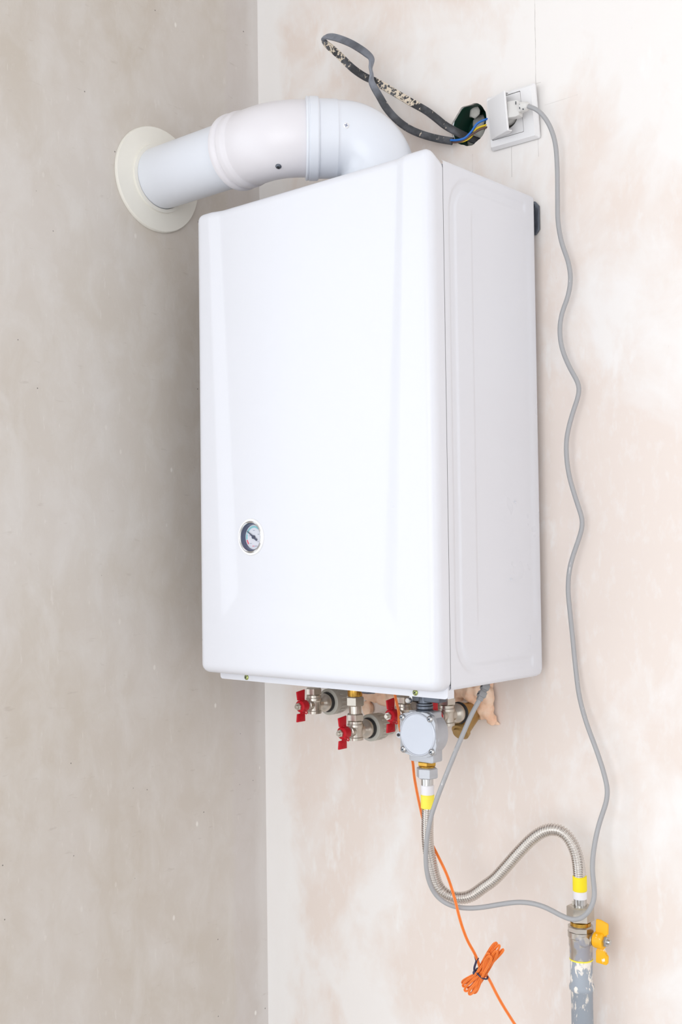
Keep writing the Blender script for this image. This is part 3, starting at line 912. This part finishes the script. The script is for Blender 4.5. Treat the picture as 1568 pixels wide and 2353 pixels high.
# ------------------------------------------------------------------ black flat cable with loose wires
BC = [(0.4696,0.0200,0.8209),(0.4556,0.0040,0.8286),(0.4449,-0.0120,0.8362),(0.4317,-0.0200,0.8466),(0.4195,-0.0250,0.8589),(0.4040,-0.0300,0.8735),(0.3810,-0.0340,0.8904),(0.3634,-0.0370,0.9036),(0.3457,-0.0400,0.9170),(0.3269,-0.0420,0.9310),(0.3088,-0.0430,0.9440),(0.2921,-0.0460,0.9546),(0.2744,-0.0500,0.9694),(0.2628,-0.0530,0.9815),(0.2475,-0.0560,0.9989),(0.2329,-0.0600,1.0145),(0.2228,-0.0630,1.0250),(0.2193,-0.0660,1.0318),(0.2293,-0.0700,1.0319),(0.2439,-0.0720,1.0268),(0.2628,-0.0730,1.0171),(0.2841,-0.0730,1.0041),(0.3007,-0.0720,0.9918),(0.3163,-0.0700,0.9783),(0.3255,-0.0680,0.9668),(0.3231,-0.0660,0.9614),(0.3192,-0.0640,0.9551),(0.3202,-0.0620,0.9473),(0.3177,-0.0600,0.9418),(0.3159,-0.0580,0.9361),(0.3177,-0.0520,0.9266),(0.3246,-0.0460,0.9102),(0.3315,-0.0420,0.8954),(0.3435,-0.0360,0.8777),(0.3572,-0.0300,0.8629),(0.3740,-0.0260,0.8503),(0.3973,-0.0220,0.8375),(0.4209,-0.0190,0.8272),(0.4436,-0.0160,0.8190)]
ANG = [0] * 12 + [5, 10, 10, 20, 50, 70, 40, 15, 0, 0, 5, 20, 55, 80, 90, 88, 80, 55, 25, 10] + [0] * 7
SPL = [0.1, 0.2, 0.3, 0.35, 0.3, 0.45, 0.9, 1.0, 1.0, 0.95, 0.6, 0.3, 0.45, 0.7, 0.9, 1.0, 0.9, 0.5, 0.25, 0.2, 0.2, 0.25, 0.2, 0.2, 0.2, 0.2, 0.2, 0.3, 0.3, 0.3, 0.25, 0.25, 0.25, 0.3, 0.3, 0.3, 0.35, 0.4, 0.4]
cab = thing('electric_cable', 'black flat electric cable spattered with paint, looped out of the junction box', 'cable', (0.4449, -0.012, 0.8362))
cp = smooth_path(catmull(BC, 0.002), 2)
def along(L_, t):
    i = min(int(t), len(L_) - 2)
    return L_[i] + (L_[i + 1] - L_[i]) * (t - i)
bm = B()
ribbon(bm, [p for p, _ in cp], [math.radians(along(ANG, t)) for _, t in cp], 0.0060, 0.0026, (0.5, -0.9, -0.1), 14)
sh = obj('sheath', bm, MAT['jacket'], cab)
at = sh.data.attributes.new('splash', 'FLOAT', 'POINT')
DST = [0.0] * 16 + [0.3, 0.9, 1.0, 0.9, 0.7, 0.5, 0.45, 0.5, 0.7, 0.9, 1.0, 1.0, 1.0, 1.0, 0.8] + [0.1] * 8
dt = sh.data.attributes.new('dust', 'FLOAT', 'POINT')
at = sh.data.attributes['splash']
for i in range(len(sh.data.vertices)): dt.data[i].value = along(DST, cp[min(i // 14, len(cp) - 1)][1])
for i in range(len(sh.data.vertices)): at.data[i].value = along(SPL, cp[min(i // 14, len(cp) - 1)][1])
WIRES = {'blue_wire': (MAT['blue'], [(0.4410,-0.0180,0.8207),(0.4538,-0.0160,0.8186),(0.4643,-0.0130,0.8199),(0.4742,-0.0090,0.8284),(0.4832,-0.0060,0.8394),(0.4950,-0.0020,0.8437),(0.4996,0.0040,0.8462)]),
         'yellow_wire': (MAT['yellow_wire'], [(0.4395,-0.0160,0.8200),(0.4541,-0.0120,0.8169),(0.4630,-0.0090,0.8176),(0.4719,-0.0060,0.8225),(0.4795,-0.0040,0.8323),(0.4944,0.0000,0.8356),(0.4981,0.0060,0.8381)]),
         'brown_wire': (MAT['brown'], [(0.4395,-0.0160,0.8184),(0.4523,-0.0140,0.8163),(0.4628,-0.0110,0.8182),(0.4765,-0.0080,0.8250),(0.4869,-0.0050,0.8294),(0.4950,-0.0010,0.8315),(0.4987,0.0050,0.8338)])}
for k, (mt, pts) in WIRES.items():
    bm = B(); tube(bm, [p for p, _ in catmull(pts, 0.002)], 0.0017, 10)
    obj(k, bm, mt, cab)

# ------------------------------------------------------------------ ball valves under the boiler
def blade(bm, z0, z1, w0, w1, y, tilt, thick=0.0030):
    """one wing of a butterfly handle in the local xz plane, flared and bent outwards"""
    M = Matrix.Translation((0, y, 0)) @ Matrix.Translation((0, 0, z0)) @ Matrix.Rotation(tilt, 4, 'X') @ Matrix.Translation((0, 0, -z0))
    prism(bm, [(-w0 / 2, z0), (w0 / 2, z0), (w1 / 2, z1), (-w1 / 2, z1)], -thick / 2, thick / 2, M, 0.0007)

def ball_valve(label, loc, tall, coupling=True):
    """root at the centre of the body; +y runs to the wall, -y is the handle side"""
    t = thing('ball_valve', label, 'valve', loc, 'red-handled ball valves under the boiler')
    bm = B()
    lathe(bm, [(0.0100, -0.0150), (0.0122, -0.0146), (0.0124, -0.0105), (0.0112, -0.0095), (0.0112, 0.004), (0.0120, 0.0055), (0.0128, 0.0065), (0.0128, 0.0100), (0.0118, 0.0110), (0.0120, 0.0150)], seg=32)
    lathe(bm, [(0.0095, 0.0), (0.0095, 0.0140), (0.0120, 0.0180), (0.0148, 0.0215), (0.0152, 0.0240), (0.0140, 0.0300), (0.0128, 0.0310)], (0, 0, 0), (0, 1, 0), 32)
    lathe(bm, [(0.0088, 0.0), (0.0088, 0.0150), (0.0070, 0.0160), (0.0070, 0.0215)], (0, 0, 0), (0, -1, 0), 24)
    obj('valve_body', bm, MAT['nickel'], t, local=True, angle=30)
    bm = B()
    hexnut(bm, 0.0138, 0.0150, 0.0270, rot=0.26)
    obj('union_nut', bm, MAT['nickel'], t, local=True, angle=25)
    if tall:
        bm = B(); lathe(bm, [(0.0098, 0.0265), (0.0098, 0.0405)], seg=28)
        obj('union_tube', bm, MAT['nickel'], t, local=True)
        bm = B(); hexnut(bm, 0.0152, 0.0390, 0.0540, rot=0.26)
        obj('union_nut', bm, MAT['nickel'], t, local=True, angle=25)
        bm = B(); lathe(bm, [(0.0110, 0.0530), (0.0118, 0.0550), (0.0118, 0.066), (0.0100, 0.067)], seg=28)
        obj('brass_tail', bm, MAT['brass'], t, local=True)
    bm = B()
    lathe(bm, [(0.0092, 0.0205), (0.0096, 0.0220), (0.0096, 0.0330), (0.0080, 0.0348), (0.0, 0.0348)], (0, 0, 0), (0, -1, 0), 28)
    W90 = Matrix.Rotation(PI / 2, 4, 'Z')                # wings stand in the plane of the stem and the vertical
    prism(bm, [(-0.0230, 0.0100), (-0.0385, 0.0100), (-0.0408, 0.0238), (-0.0222, 0.0262)], -0.0015, 0.0015, W90, 0.0007)
    prism(bm, [(-0.0225, -0.0112), (-0.0395, -0.0116), (-0.0412, -0.0246), (-0.0222, -0.0246)], -0.0015, 0.0015, W90, 0.0007)
    for a in (0.0070, -0.0122):
        prism(bm, [(-0.0235, a), (-0.0310, a), (-0.0310, a + 0.0052), (-0.0235, a + 0.0052)], -0.0022, 0.0022, W90, 0.0006)
    torus(bm, 0.0022, 0.0009, (0.0085, -0.028, -0.0095), (0, -1, 0), 16, 6)
    h = obj('handle', bm, MAT['red'], t, local=True, angle=30)
    bm = B()
    for a, b_, c, d in ((-0.0345, -0.0285, -0.0215, -0.0209), (-0.0345, -0.0285, -0.0151, -0.0145), (-0.0345, -0.0339, -0.0215, -0.0145), (-0.0291, -0.0285, -0.0215, -0.0145), (-0.0327, -0.0303, -0.0178, -0.0172)):
        box(bm, (0.0012, a, c), (0.0018, b_, d))
    obj('embossed_mark', bm, MAT['red'], h, local=True)
    bm = B()
    hexnut(bm, 0.0064, 0.0340, 0.0392, (0, 0, 0), (0, -1, 0), 0.3, 0.0008)
    lathe(bm, [(0.0034, 0.0385), (0.0034, 0.0425), (0.0028, 0.0430), (0, 0.0430)], (0, 0, 0), (0, -1, 0), 18)
    obj('handle_nut', bm, MAT['nickel'], t, local=True, angle=25)
    bm = B(); lathe(bm, [(0.0140, 0.0300), (0.0160, 0.0303), (0.0166, 0.0318), (0.0160, 0.0335), (0.0130, 0.0338)], (0, 0, 0), (0, 1, 0), 36)
    obj('seal_ring', bm, MAT['black'], t, local=True)
    if coupling:
        bm = B()
        prof = [(0.0160, 0.0335), (0.0205, 0.0338), (0.0216, 0.0348), (0.0216, 0.0440), (0.0208, 0.0455), (0.0208, 0.0620), (0.0190, 0.0660), (0.0165, 0.0690), (0.0165, 0.0845)]
        lathe(bm, prof, (0, 0, 0), (0, 1, 0), 40)
        for i in range(20):
            a = 2 * PI * i / 20
            M = Matrix.Rotation(a, 4, 'Y')
            box(bm, (-0.0011, 0.0460, 0.0203), (0.0011, 0.0580, 0.0215), 0.0003, 1, 0, M)
        obj('plastic_coupling', bm, MAT['ppr'], t, local=True, angle=30)
    return t
ball_valve('red-handled ball valve at the far left under the boiler, tight below the flange', (VX[0], VY, -0.0655), False)
ball_valve('lowest red-handled ball valve, hung below a brass tail and nickel union', (VX[1], VY, -0.1000), True)
ball_valve('red-handled ball valve just left of the grey gas filter with orange wire across it', (VX[2], VY, -0.0650), False)
ball_valve('red-handled ball valve half hidden behind the gas filter, joined to the brass strainer', (VX[3], VY, -0.0610), False, False)

# brass strainer between the fourth valve and the wall
st = thing('brass_strainer', 'dull brass strainer with a slanted round cap between valve and wall', 'strainer', (VX[3], -0.02, -0.0625))
bm = B()
lathe(bm, [(0.0140, 0.0), (0.0155, 0.001), (0.0155, 0.010), (0.0138, 0.0125), (0.0138, 0.0440), (0.0150, 0.046), (0.0150, 0.0525)], (VX[3], -0.0530, -0.0620), (0, 1, 0), 32)
lathe(bm, [(0.0125, 0.0), (0.0120, 0.040)], (VX[3], -0.018, -0.0660), (-0.02, -0.72, -0.56), 28)
obj('strainer_body', bm, MAT['dull_brass'], st, angle=30)
bm = B()
lathe(bm, [(0.0135, 0.0), (0.0142, 0.001), (0.0142, 0.0075), (0.0105, 0.0085), (0.0100, 0.0120), (0, 0.0120)], (VX[3] - 0.001, -0.0440, -0.0862), (-0.02, -0.72, -0.56), 28)
obj('strainer_cap', bm, MAT['dull_brass'], st, angle=30)

# ------------------------------------------------------------------ expanding foam around the pipe openings
def foam(name, label, blobs, seed):
    bm = B()
    for k, (x, y, z, r, sx, sy, sz) in enumerate(blobs): lump(bm, (x, y, z), r, (sx, sy, sz), seed + k * 1.7, 3)
    o = obj(name, bm, MAT['foam'])
    rm = o.modifiers.new('remesh', 'REMESH'); rm.mode = 'VOXEL'; rm.voxel_size = 0.0016; rm.use_smooth_shade = True
    sm = o.modifiers.new('smooth', 'SMOOTH'); sm.iterations = 3; sm.factor = 0.6
    dg = bpy.context.evaluated_depsgraph_get()
    me = bpy.data.meshes.new_from_object(o.evaluated_get(dg))
    o.modifiers.clear()
    o.data = me
    for v in me.vertices:                  # nothing of it sticks into the wall
        if v.co.y > -0.0002: v.co.y = -0.0002
    for p in me.polygons: p.use_smooth = True
    tag(o, label, 'foam')
foam('foam_lump', 'peach expanding foam on the wall between the two middle valves', [
    (0.258, -0.008, -0.050, 0.017, 1.2, 0.8, 1.0), (0.287, -0.012, -0.052, 0.017, 1.2, 0.9, 1.0), (0.312, -0.014, -0.052, 0.016, 1.2, 1.0, 1.0),
    (0.332, -0.006, -0.072, 0.014, 1.0, 0.6, 1.2), (0.245, -0.004, -0.077, 0.012, 1.0, 0.6, 1.0),
    (0.330, -0.005, -0.100, 0.012, 1.0, 0.5, 1.3), (0.322, -0.004, -0.119, 0.008, 1.2, 0.5, 0.8), (0.337, -0.008, -0.052, 0.014, 1.1, 0.7, 1.0)], 2)
foam('foam_lump', 'bulging peach expanding foam on the wall behind the cord gland', [
    (0.430, -0.012, -0.036, 0.017, 1.1, 0.9, 1.0), (0.448, -0.018, -0.030, 0.015, 1.2, 1.0, 0.9), (0.466, -0.022, -0.034, 0.0135, 0.9, 1.0, 1.2),
    (0.480, -0.020, -0.030, 0.013, 1.0, 1.0, 1.0), (0.492, -0.016, -0.040, 0.0115, 0.9, 0.9, 1.3), (0.490, -0.014, -0.060, 0.0105, 0.9, 0.9, 1.3),
    (0.484, -0.016, -0.055, 0.011, 1.0, 1.0, 1.4), (0.494, -0.010, -0.074, 0.0085, 1.0, 0.8, 1.0), (0.480, -0.010, -0.066, 0.0095, 1.0, 0.8, 1.0),
    (0.490, -0.006, -0.020, 0.008, 0.7, 0.6, 1.8), (0.470, -0.016, -0.050, 0.012, 1.0, 0.9, 1.0), (0.500, -0.004, -0.080, 0.004, 1.4, 0.6, 0.7)], 31)

# ------------------------------------------------------------------ gas filter
FX, FYC, FZC = 0.4680, -0.1420, -0.0795
gf = thing('gas_filter', 'silver cast gas filter with round screwed cover under the boiler', 'gas filter', (FX, FYC, FZC))
bm = B()
prism(bm, rrect(0.0430, 0.0725, 0.0030, 3, FX, -0.0835), -0.1520, -0.1300, None, 0.0006)
lathe(bm, [(0.0315, 0.0), (0.0315, 0.0235), (0.0290, 0.0270), (0, 0.0270)], (FX, -0.1520, FZC), (0, 1, 0), 48)
obj('filter_body', bm, MAT['zinc'], gf, angle=30)
bm = B()
ears = [(0.4408, -0.0571), (0.4906, -0.0556), (0.4421, -0.1030), (0.4930, -0.1016)]
hull = []
for i in range(72):                       # cover outline: a circle that swells into four ears
    a = 2 * PI * i / 72
    r = 0.0322
    for ex, ez in ears:
        dx, dz = ex - FX, ez - FZC
        c = math.cos(a - math.atan2(dz, dx))
        R_ = math.hypot(dx, dz)
        s = 0.0056 ** 2 - (R_ * math.sin(a - math.atan2(dz, dx))) ** 2
        if c > 0 and s > 0: r = max(r, R_ * c + math.sqrt(s))
        elif c > 0.86: r = max(r, 0.0322 + 0.0040 * sst(0.86, 0.985, c))
    hull.append((FX + r * math.cos(a), FZC + r * math.sin(a)))
prism(bm, hull, -0.1590, -0.1525, None, 0.0009)
lathe(bm, [(0.0046, 0), (0.0046, 0.005)], (FX - 0.0355, -0.1580, FZC - 0.004), (0, 1, 0), 16)
cov = obj('filter_cover', bm, MAT['zinc'], gf, angle=30)
bm = B()
lathe(bm, [(0.0312, 0.0), (0.0312, 0.0012), (0.0300, 0.0020), (0.0292, 0.0020), (0.0284, 0.0012), (0.0, 0.0014)], (FX, -0.1588, FZC), (0, -1, 0), 64)
obj('cover_plate', bm, MAT['zinc_cover'], cov, angle=25)
bm = B(); lathe(bm, [(0.0022, 0.0), (0.0022, 0.0010)], (FX - 0.0358, -0.1585, FZC - 0.004), (0, -1, 0), 14)
obj('lug_hole', bm, MAT['black'], cov)
for ex, ez in ears:
    obj('cover_screw', screw_mesh(0.0050, (ex, -0.1590, ez), (0, -1, 0), 0.0034), [MAT['steel'], MAT['dark_zinc']], cov)
bm = B()
lathe(bm, [(0.0110, -0.0500), (0.0128, -0.0482), (0.0128, -0.0462), (0.0112, -0.0452), (0.0124, -0.0440), (0.0124, -0.0405), (0.0108, -0.0400), (0.0120, -0.0392), (0.0120, -0.0370), (0.0090, -0.0360), (0.0090, -0.005)], (FX, FYC, 0), (0, 0, 1), 32)
obj('threaded_nipple', bm, MAT['dark_zinc'], gf, angle=30)

# ------------------------------------------------------------------ corrugated gas hose with its end fittings
HOSE = [(0.4698,-0.1400,-0.1850),(0.4658,-0.1358,-0.2031),(0.4618,-0.1317,-0.2262),(0.4600,-0.1275,-0.2498),(0.4608,-0.1233,-0.2674),(0.4623,-0.1191,-0.2847),(0.4661,-0.1150,-0.3027),(0.4737,-0.1108,-0.3128),(0.4869,-0.1066,-0.3182),(0.5008,-0.1024,-0.3178),(0.5154,-0.0983,-0.3117),(0.5301,-0.0941,-0.2995),(0.5467,-0.0899,-0.2864),(0.5611,-0.0857,-0.2701),(0.5754,-0.0816,-0.2526),(0.5897,-0.0774,-0.2358),(0.6037,-0.0732,-0.2212),(0.6175,-0.0690,-0.2111),(0.6311,-0.0649,-0.2068),(0.6444,-0.0607,-0.2104),(0.6543,-0.0565,-0.2229),(0.6594,-0.0523,-0.2393),(0.6600,-0.0482,-0.2552),(0.6582,-0.0430,-0.2730)]
hose = thing('gas_hose', 'corrugated stainless steel gas hose with yellow sleeves, looping from filter to riser', 'hose', (0.4698, -0.14, -0.1867))
coarse = [p for p, _ in smooth_path(catmull(HOSE, 0.002), 8)]
hp, rad, acc, PITCH = [coarse[0]], [0.0089], 0.0, 0.0034
for a, b in zip(coarse, coarse[1:]):          # even steps, eight to a ridge
    d = (b - a).length
    while acc + d >= len(hp) * PITCH / 8:
        hp.append(a.lerp(b, (len(hp) * PITCH / 8 - acc) / d))
        ph_ = (len(hp) - 1) % 8
        rad.append((0.0089, 0.0087, 0.0081, 0.0073, 0.0070, 0.0073, 0.0081, 0.0087)[ph_])
    acc += d
bm = B(); tube(bm, hp, rad, 18)
obj('corrugated_tube', bm, MAT['stainless'], hose, angle=180)
HX, HY = 0.4693, -0.1400
def stack(name, mat, prof, x, y, seg=32, rot=0.0, parent=hose, angle=30):
    bm = B(); lathe(bm, prof, (x, y, 0), (0, 0, 1), seg, 0, rot)
    return obj(name, bm, mat, parent, angle=angle)
bm = B()
hexnut(bm, 0.0142, -0.1265, -0.1190, (HX, HY, 0), rot=0.1)
lathe(bm, [(0.0100, -0.1225), (0.0100, -0.1155)], (HX, HY, 0), (0, 0, 1), 24); lathe(bm, [(0.0112, -0.1295), (0.0118, -0.1262)], (HX, HY, 0), (0, 0, 1), 24)
obj('brass_adapter', bm, MAT['brass'], hose, angle=25)
bm = B(); hexnut(bm, 0.0158, -0.1440, -0.1285, (HX, HY, 0), rot=0.35)
obj('union_nut', bm, MAT['zinc'], hose, angle=25)
stack('ferrule', MAT['steel'], [(0.0088, -0.1560), (0.0088, -0.1420)], HX, HY)
stack('white_sleeve', MAT['white_sleeve'], [(0.0080, -0.1680), (0.0094, -0.1672), (0.0094, -0.1545), (0.0086, -0.1537)], HX, HY)
stack('yellow_sleeve', MAT['pale_yellow_sleeve'], [(0.0082, -0.1872), (0.0098, -0.1862), (0.0099, -0.1685), (0.0090, -0.1672)], HX, HY)
RX, RY = 0.6577, -0.0420
stack('yellow_sleeve', MAT['yellow_sleeve'], [(0.0090, -0.2925), (0.0099, -0.2915), (0.0098, -0.2720), (0.0082, -0.2705)], RX, RY)
stack('white_sleeve', MAT['white_sleeve'], [(0.0086, -0.3035), (0.0095, -0.3027), (0.0095, -0.2930), (0.0088, -0.2922)], RX, RY)
stack('ferrule', MAT['steel'], [(0.0090, -0.3170), (0.0090, -0.3030)], RX, RY)
bm = B(); box(bm, (RX - 0.0092, RY - 0.0062, -0.3120), (RX - 0.0035, RY - 0.0052, -0.3065))
obj('ferrule_flat', bm, MAT['nickel'], hose)
bm = B()
hexnut(bm, 0.0188, -0.3335, -0.3125, (RX, RY, 0), rot=0.5)
obj('union_nut', bm, MAT['nickel'], hose, angle=25)

# ------------------------------------------------------------------ gas ball valve with yellow handle
gv = thing('gas_valve', 'nickel gas valve with yellow butterfly handle on top of the grey pipe', 'valve', (RX, RY, -0.385))
bm = B()
lathe(bm, [(0.0150, -0.3850), (0.0158, -0.3842), (0.0158, -0.3690), (0.0166, -0.3660), (0.0166, -0.3560), (0.0178, -0.3545), (0.0178, -0.3470)], (RX, RY, 0), (0, 0, 1), 40)
hexnut(bm, 0.0184, -0.3480, -0.3390, (RX, RY, 0), rot=0.2, n=8)
lathe(bm, [(0.0075, 0.010), (0.0075, 0.0195), (0.0060, 0.0200), (0.0060, 0.026)], (RX, RY, -0.3565), (1, 0, 0), 20)
lathe(bm, [(0.008, 0.0), (0.0085, 0.0165), (0.006, 0.019)], (RX, RY, -0.3565), (0.75, -0.66, 0), 20)
obj('valve_body', bm, MAT['smeared_nickel'], gv, angle=30)
bm = B(); lathe(bm, [(0.0130, -0.3400), (0.0142, -0.3392), (0.0142, -0.3345), (0.0120, -0.3335)], (RX, RY, 0), (0, 0, 1), 32)
obj('brass_ring', bm, MAT['brass'], gv)
hz = -0.3540
bm = B()
lathe(bm, [(0.0105, 0.0225), (0.0112, 0.0240), (0.0112, 0.0345), (0.0098, 0.0365), (0, 0.0365)], (RX, RY, hz), (1, 0, 0), 28)
def hp_(pts): return [(0.6747 + (a - 470) * 0.0001141, -0.3552 - (b - 1215) * 0.0001149) for a, b in pts]
YM = Matrix.Translation((0, RY, 0))
prism(bm, hp_([(540, 960), (600, 962), (690, 990), (696, 1012), (692, 1118), (645, 1135), (640, 1160), (560, 1160), (530, 1105)]), -0.0020, 0.0020, YM, 0.0009)
prism(bm, hp_([(530, 1335), (560, 1280), (640, 1290), (645, 1335), (688, 1372), (684, 1455), (660, 1480), (527, 1474)]), -0.0020, 0.0020, YM, 0.0009)
obj('handle', bm, MAT['yellow_handle'], gv, angle=30)
bm = B()
hexnut(bm, 0.0072, 0.0360, 0.0415, (RX, RY, hz), (1, 0, 0), 0.3, 0.0008)
lathe(bm, [(0.0036, 0.0410), (0.0036, 0.0455), (0.0028, 0.0460), (0, 0.0460)], (RX, RY, hz), (1, 0, 0), 18)
obj('handle_nut', bm, MAT['steel'], gv, angle=25)

# grey gas riser pipe
rp = thing('gas_pipe', 'grey painted vertical gas pipe splashed with plaster, rising from below', 'pipe', (RX, RY, -0.40))
bm = B()
pr = [(0.0150, ZF), (0.0150, -0.4290), (0.0168, -0.4275), (0.0174, -0.4240), (0.0166, -0.4205), (0.0153, -0.4190), (0.0152, -0.3855), (0.0140, -0.3850)]
lathe(bm, pr, (RX, RY, 0), (0, 0, 1), 40)
obj('pipe', bm, MAT['pipe_paint'], rp, angle=60)
bm = B(); lathe(bm, [(0.0150, -0.3868), (0.0162, -0.3864), (0.0162, -0.3848), (0.0150, -0.3844)], (RX, RY, 0), (0, 0, 1), 36)
obj('sealing_bead', bm, MAT['pale_yellow_sleeve'], rp)

# ------------------------------------------------------------------ orange twin wire with its tied coil
ow = thing('orange_wire', 'thin orange twin wire hanging from the boiler with a tied coil', 'wire', (0.534, -0.105, -0.4178))
OW1 = [(0.4110,-0.1420,0.0060),(0.4118,-0.1420,-0.0150),(0.4136,-0.1420,-0.0297),(0.4172,-0.1420,-0.0415),(0.4200,-0.1410,-0.0538),(0.4175,-0.1380,-0.0642),(0.4122,-0.1300,-0.0784),(0.4113,-0.1180,-0.1012),(0.4206,-0.1120,-0.1261),(0.4221,-0.1100,-0.1509),(0.4273,-0.1100,-0.1754),(0.4341,-0.1110,-0.1981),(0.4409,-0.1120,-0.2186),(0.4497,-0.1125,-0.2374),(0.4605,-0.1140,-0.2512),(0.4744,-0.1180,-0.2662),(0.4902,-0.1250,-0.2807),(0.5040,-0.1330,-0.2952),(0.5155,-0.1400,-0.3100),(0.5213,-0.1410,-0.3268),(0.5240,-0.1360,-0.3460),(0.5283,-0.1280,-0.3685),(0.5312,-0.1200,-0.3821),(0.5329,-0.1120,-0.3978),(0.5342,-0.1060,-0.4178)]
OW2 = [(0.5342,-0.1020,-0.4150),(0.5391,-0.1000,-0.4192),(0.5453,-0.0980,-0.4299),(0.5514,-0.0950,-0.4432),(0.5587,-0.0900,-0.4593),(0.5674,-0.0850,-0.4750),(0.5732,-0.0830,-0.4838),(0.5904,-0.0750,-0.5101),(0.6051,-0.0600,-0.5471),(0.612,-0.03,-0.62),(0.613,-0.012,-0.75)]
def twin(bm, pts, step=0.004, r=0.00105, closed_dir=Vector((0.72, -0.66, 0.2))):
    path = [p for p, _ in smooth_path(catmull(pts, step), 2)]
    for s in (-1, 1):
        q = []
        for i, p in enumerate(path):
            t = (path[min(i + 1, len(path) - 1)] - path[max(i - 1, 0)]).normalized()
            q.append(p + t.cross(closed_dir).normalized() * r * 0.95 * s)
        tube(bm, q, r, 8)
bm = B(); twin(bm, OW1); twin(bm, OW2)
obj('twin_wire', bm, MAT['orange'], ow)
waist = Vector((0.5345, -0.1050, -0.4165))
tops = [(0.5560, -0.3690, 0.004), (0.5605, -0.3665, 0.000), (0.5670, -0.3680, -0.003), (0.5705, -0.3745, 0.003), (0.5510, -0.3820, -0.007), (0.5640, -0.3760, -0.006), (0.5540, -0.3850, -0.009)]
bots = [(0.4998, -0.4385, 0.000), (0.5035, -0.4410, -0.004), (0.5060, -0.4440, 0.003), (0.5075, -0.4465, -0.005), (0.5110, -0.4510, 0.001), (0.5140, -0.4500, -0.004), (0.5165, -0.4495, 0.004)]
cr = Vector((0.83, 0.0, 0.55)); cr.normalize()
rnd = random.Random(4)
for k in range(7):
    tx, tz, ty = tops[k]; bx, bz, by = bots[k]
    T_, B_ = Vector((tx, -0.105 + ty, tz)), Vector((bx, -0.105 + by, bz))
    o1 = waist + Vector((1, 0, 0)) * (-0.0062 + 0.0019 * k) + Vector((0, (k % 3 - 1) * 0.0034 - 0.0008, 0))
    o2 = o1 + Vector((0.0012, 0.0034 if k % 2 else -0.0034, 0.0008))
    wT = Vector((0.0034 + 0.0016 * rnd.random(), 0.0, 0.0022)); wB = Vector((0.0016, 0.001, -0.0012))
    pts = [o1, (o1 + T_) / 2 - wT * 0.9, T_ - wT + (o1 - T_) * 0.12, T_, T_ + wT + (o1 - T_) * 0.12, (o2 + T_) / 2 + wT * 0.9, o2,
           (o2 + B_) / 2 + wB, B_ + wB + (o1 - B_) * 0.08, B_, B_ - wB + (o1 - B_) * 0.08, (o1 + B_) / 2 - wB, o1]
    bm = B(); twin(bm, pts, 0.0020, 0.00088)
    obj('coil_loop', bm, MAT['orange'], ow)
bm = B()
ax = Vector((0.56, 0, 0.83)).normalized()
u_ = ax.cross(Vector((0, 1, 0))).normalized()
ring = [waist + u_ * 0.0098 * math.cos(a) + Vector((0, 1, 0)) * 0.0080 * math.sin(a) for a in [2 * PI * i / 28 for i in range(29)]]
tube(bm, ring, 0.0011, 8)
kn = Vector((0.5262, -0.1110, -0.4155))
lump(bm, kn, 0.0030, (1, 1, 1.1), 5)
tube(bm, [p for p, _ in catmull([kn, (0.5272, -0.113, -0.4080), (0.5305, -0.114, -0.4000), (0.5318, -0.114, -0.3960)], 0.001)], 0.0016, 8)
tube(bm, [p for p, _ in catmull([(0.5312, -0.114, -0.3985), (0.5300, -0.115, -0.3920), (0.5288, -0.115, -0.3866)], 0.001)], 0.0009, 6)
tube(bm, [p for p, _ in catmull([(0.5312, -0.114, -0.3985), (0.5335, -0.114, -0.3950), (0.5350, -0.113, -0.3925)], 0.001)], 0.0008, 6)
obj('twist_tie', bm, MAT['tie'], ow)
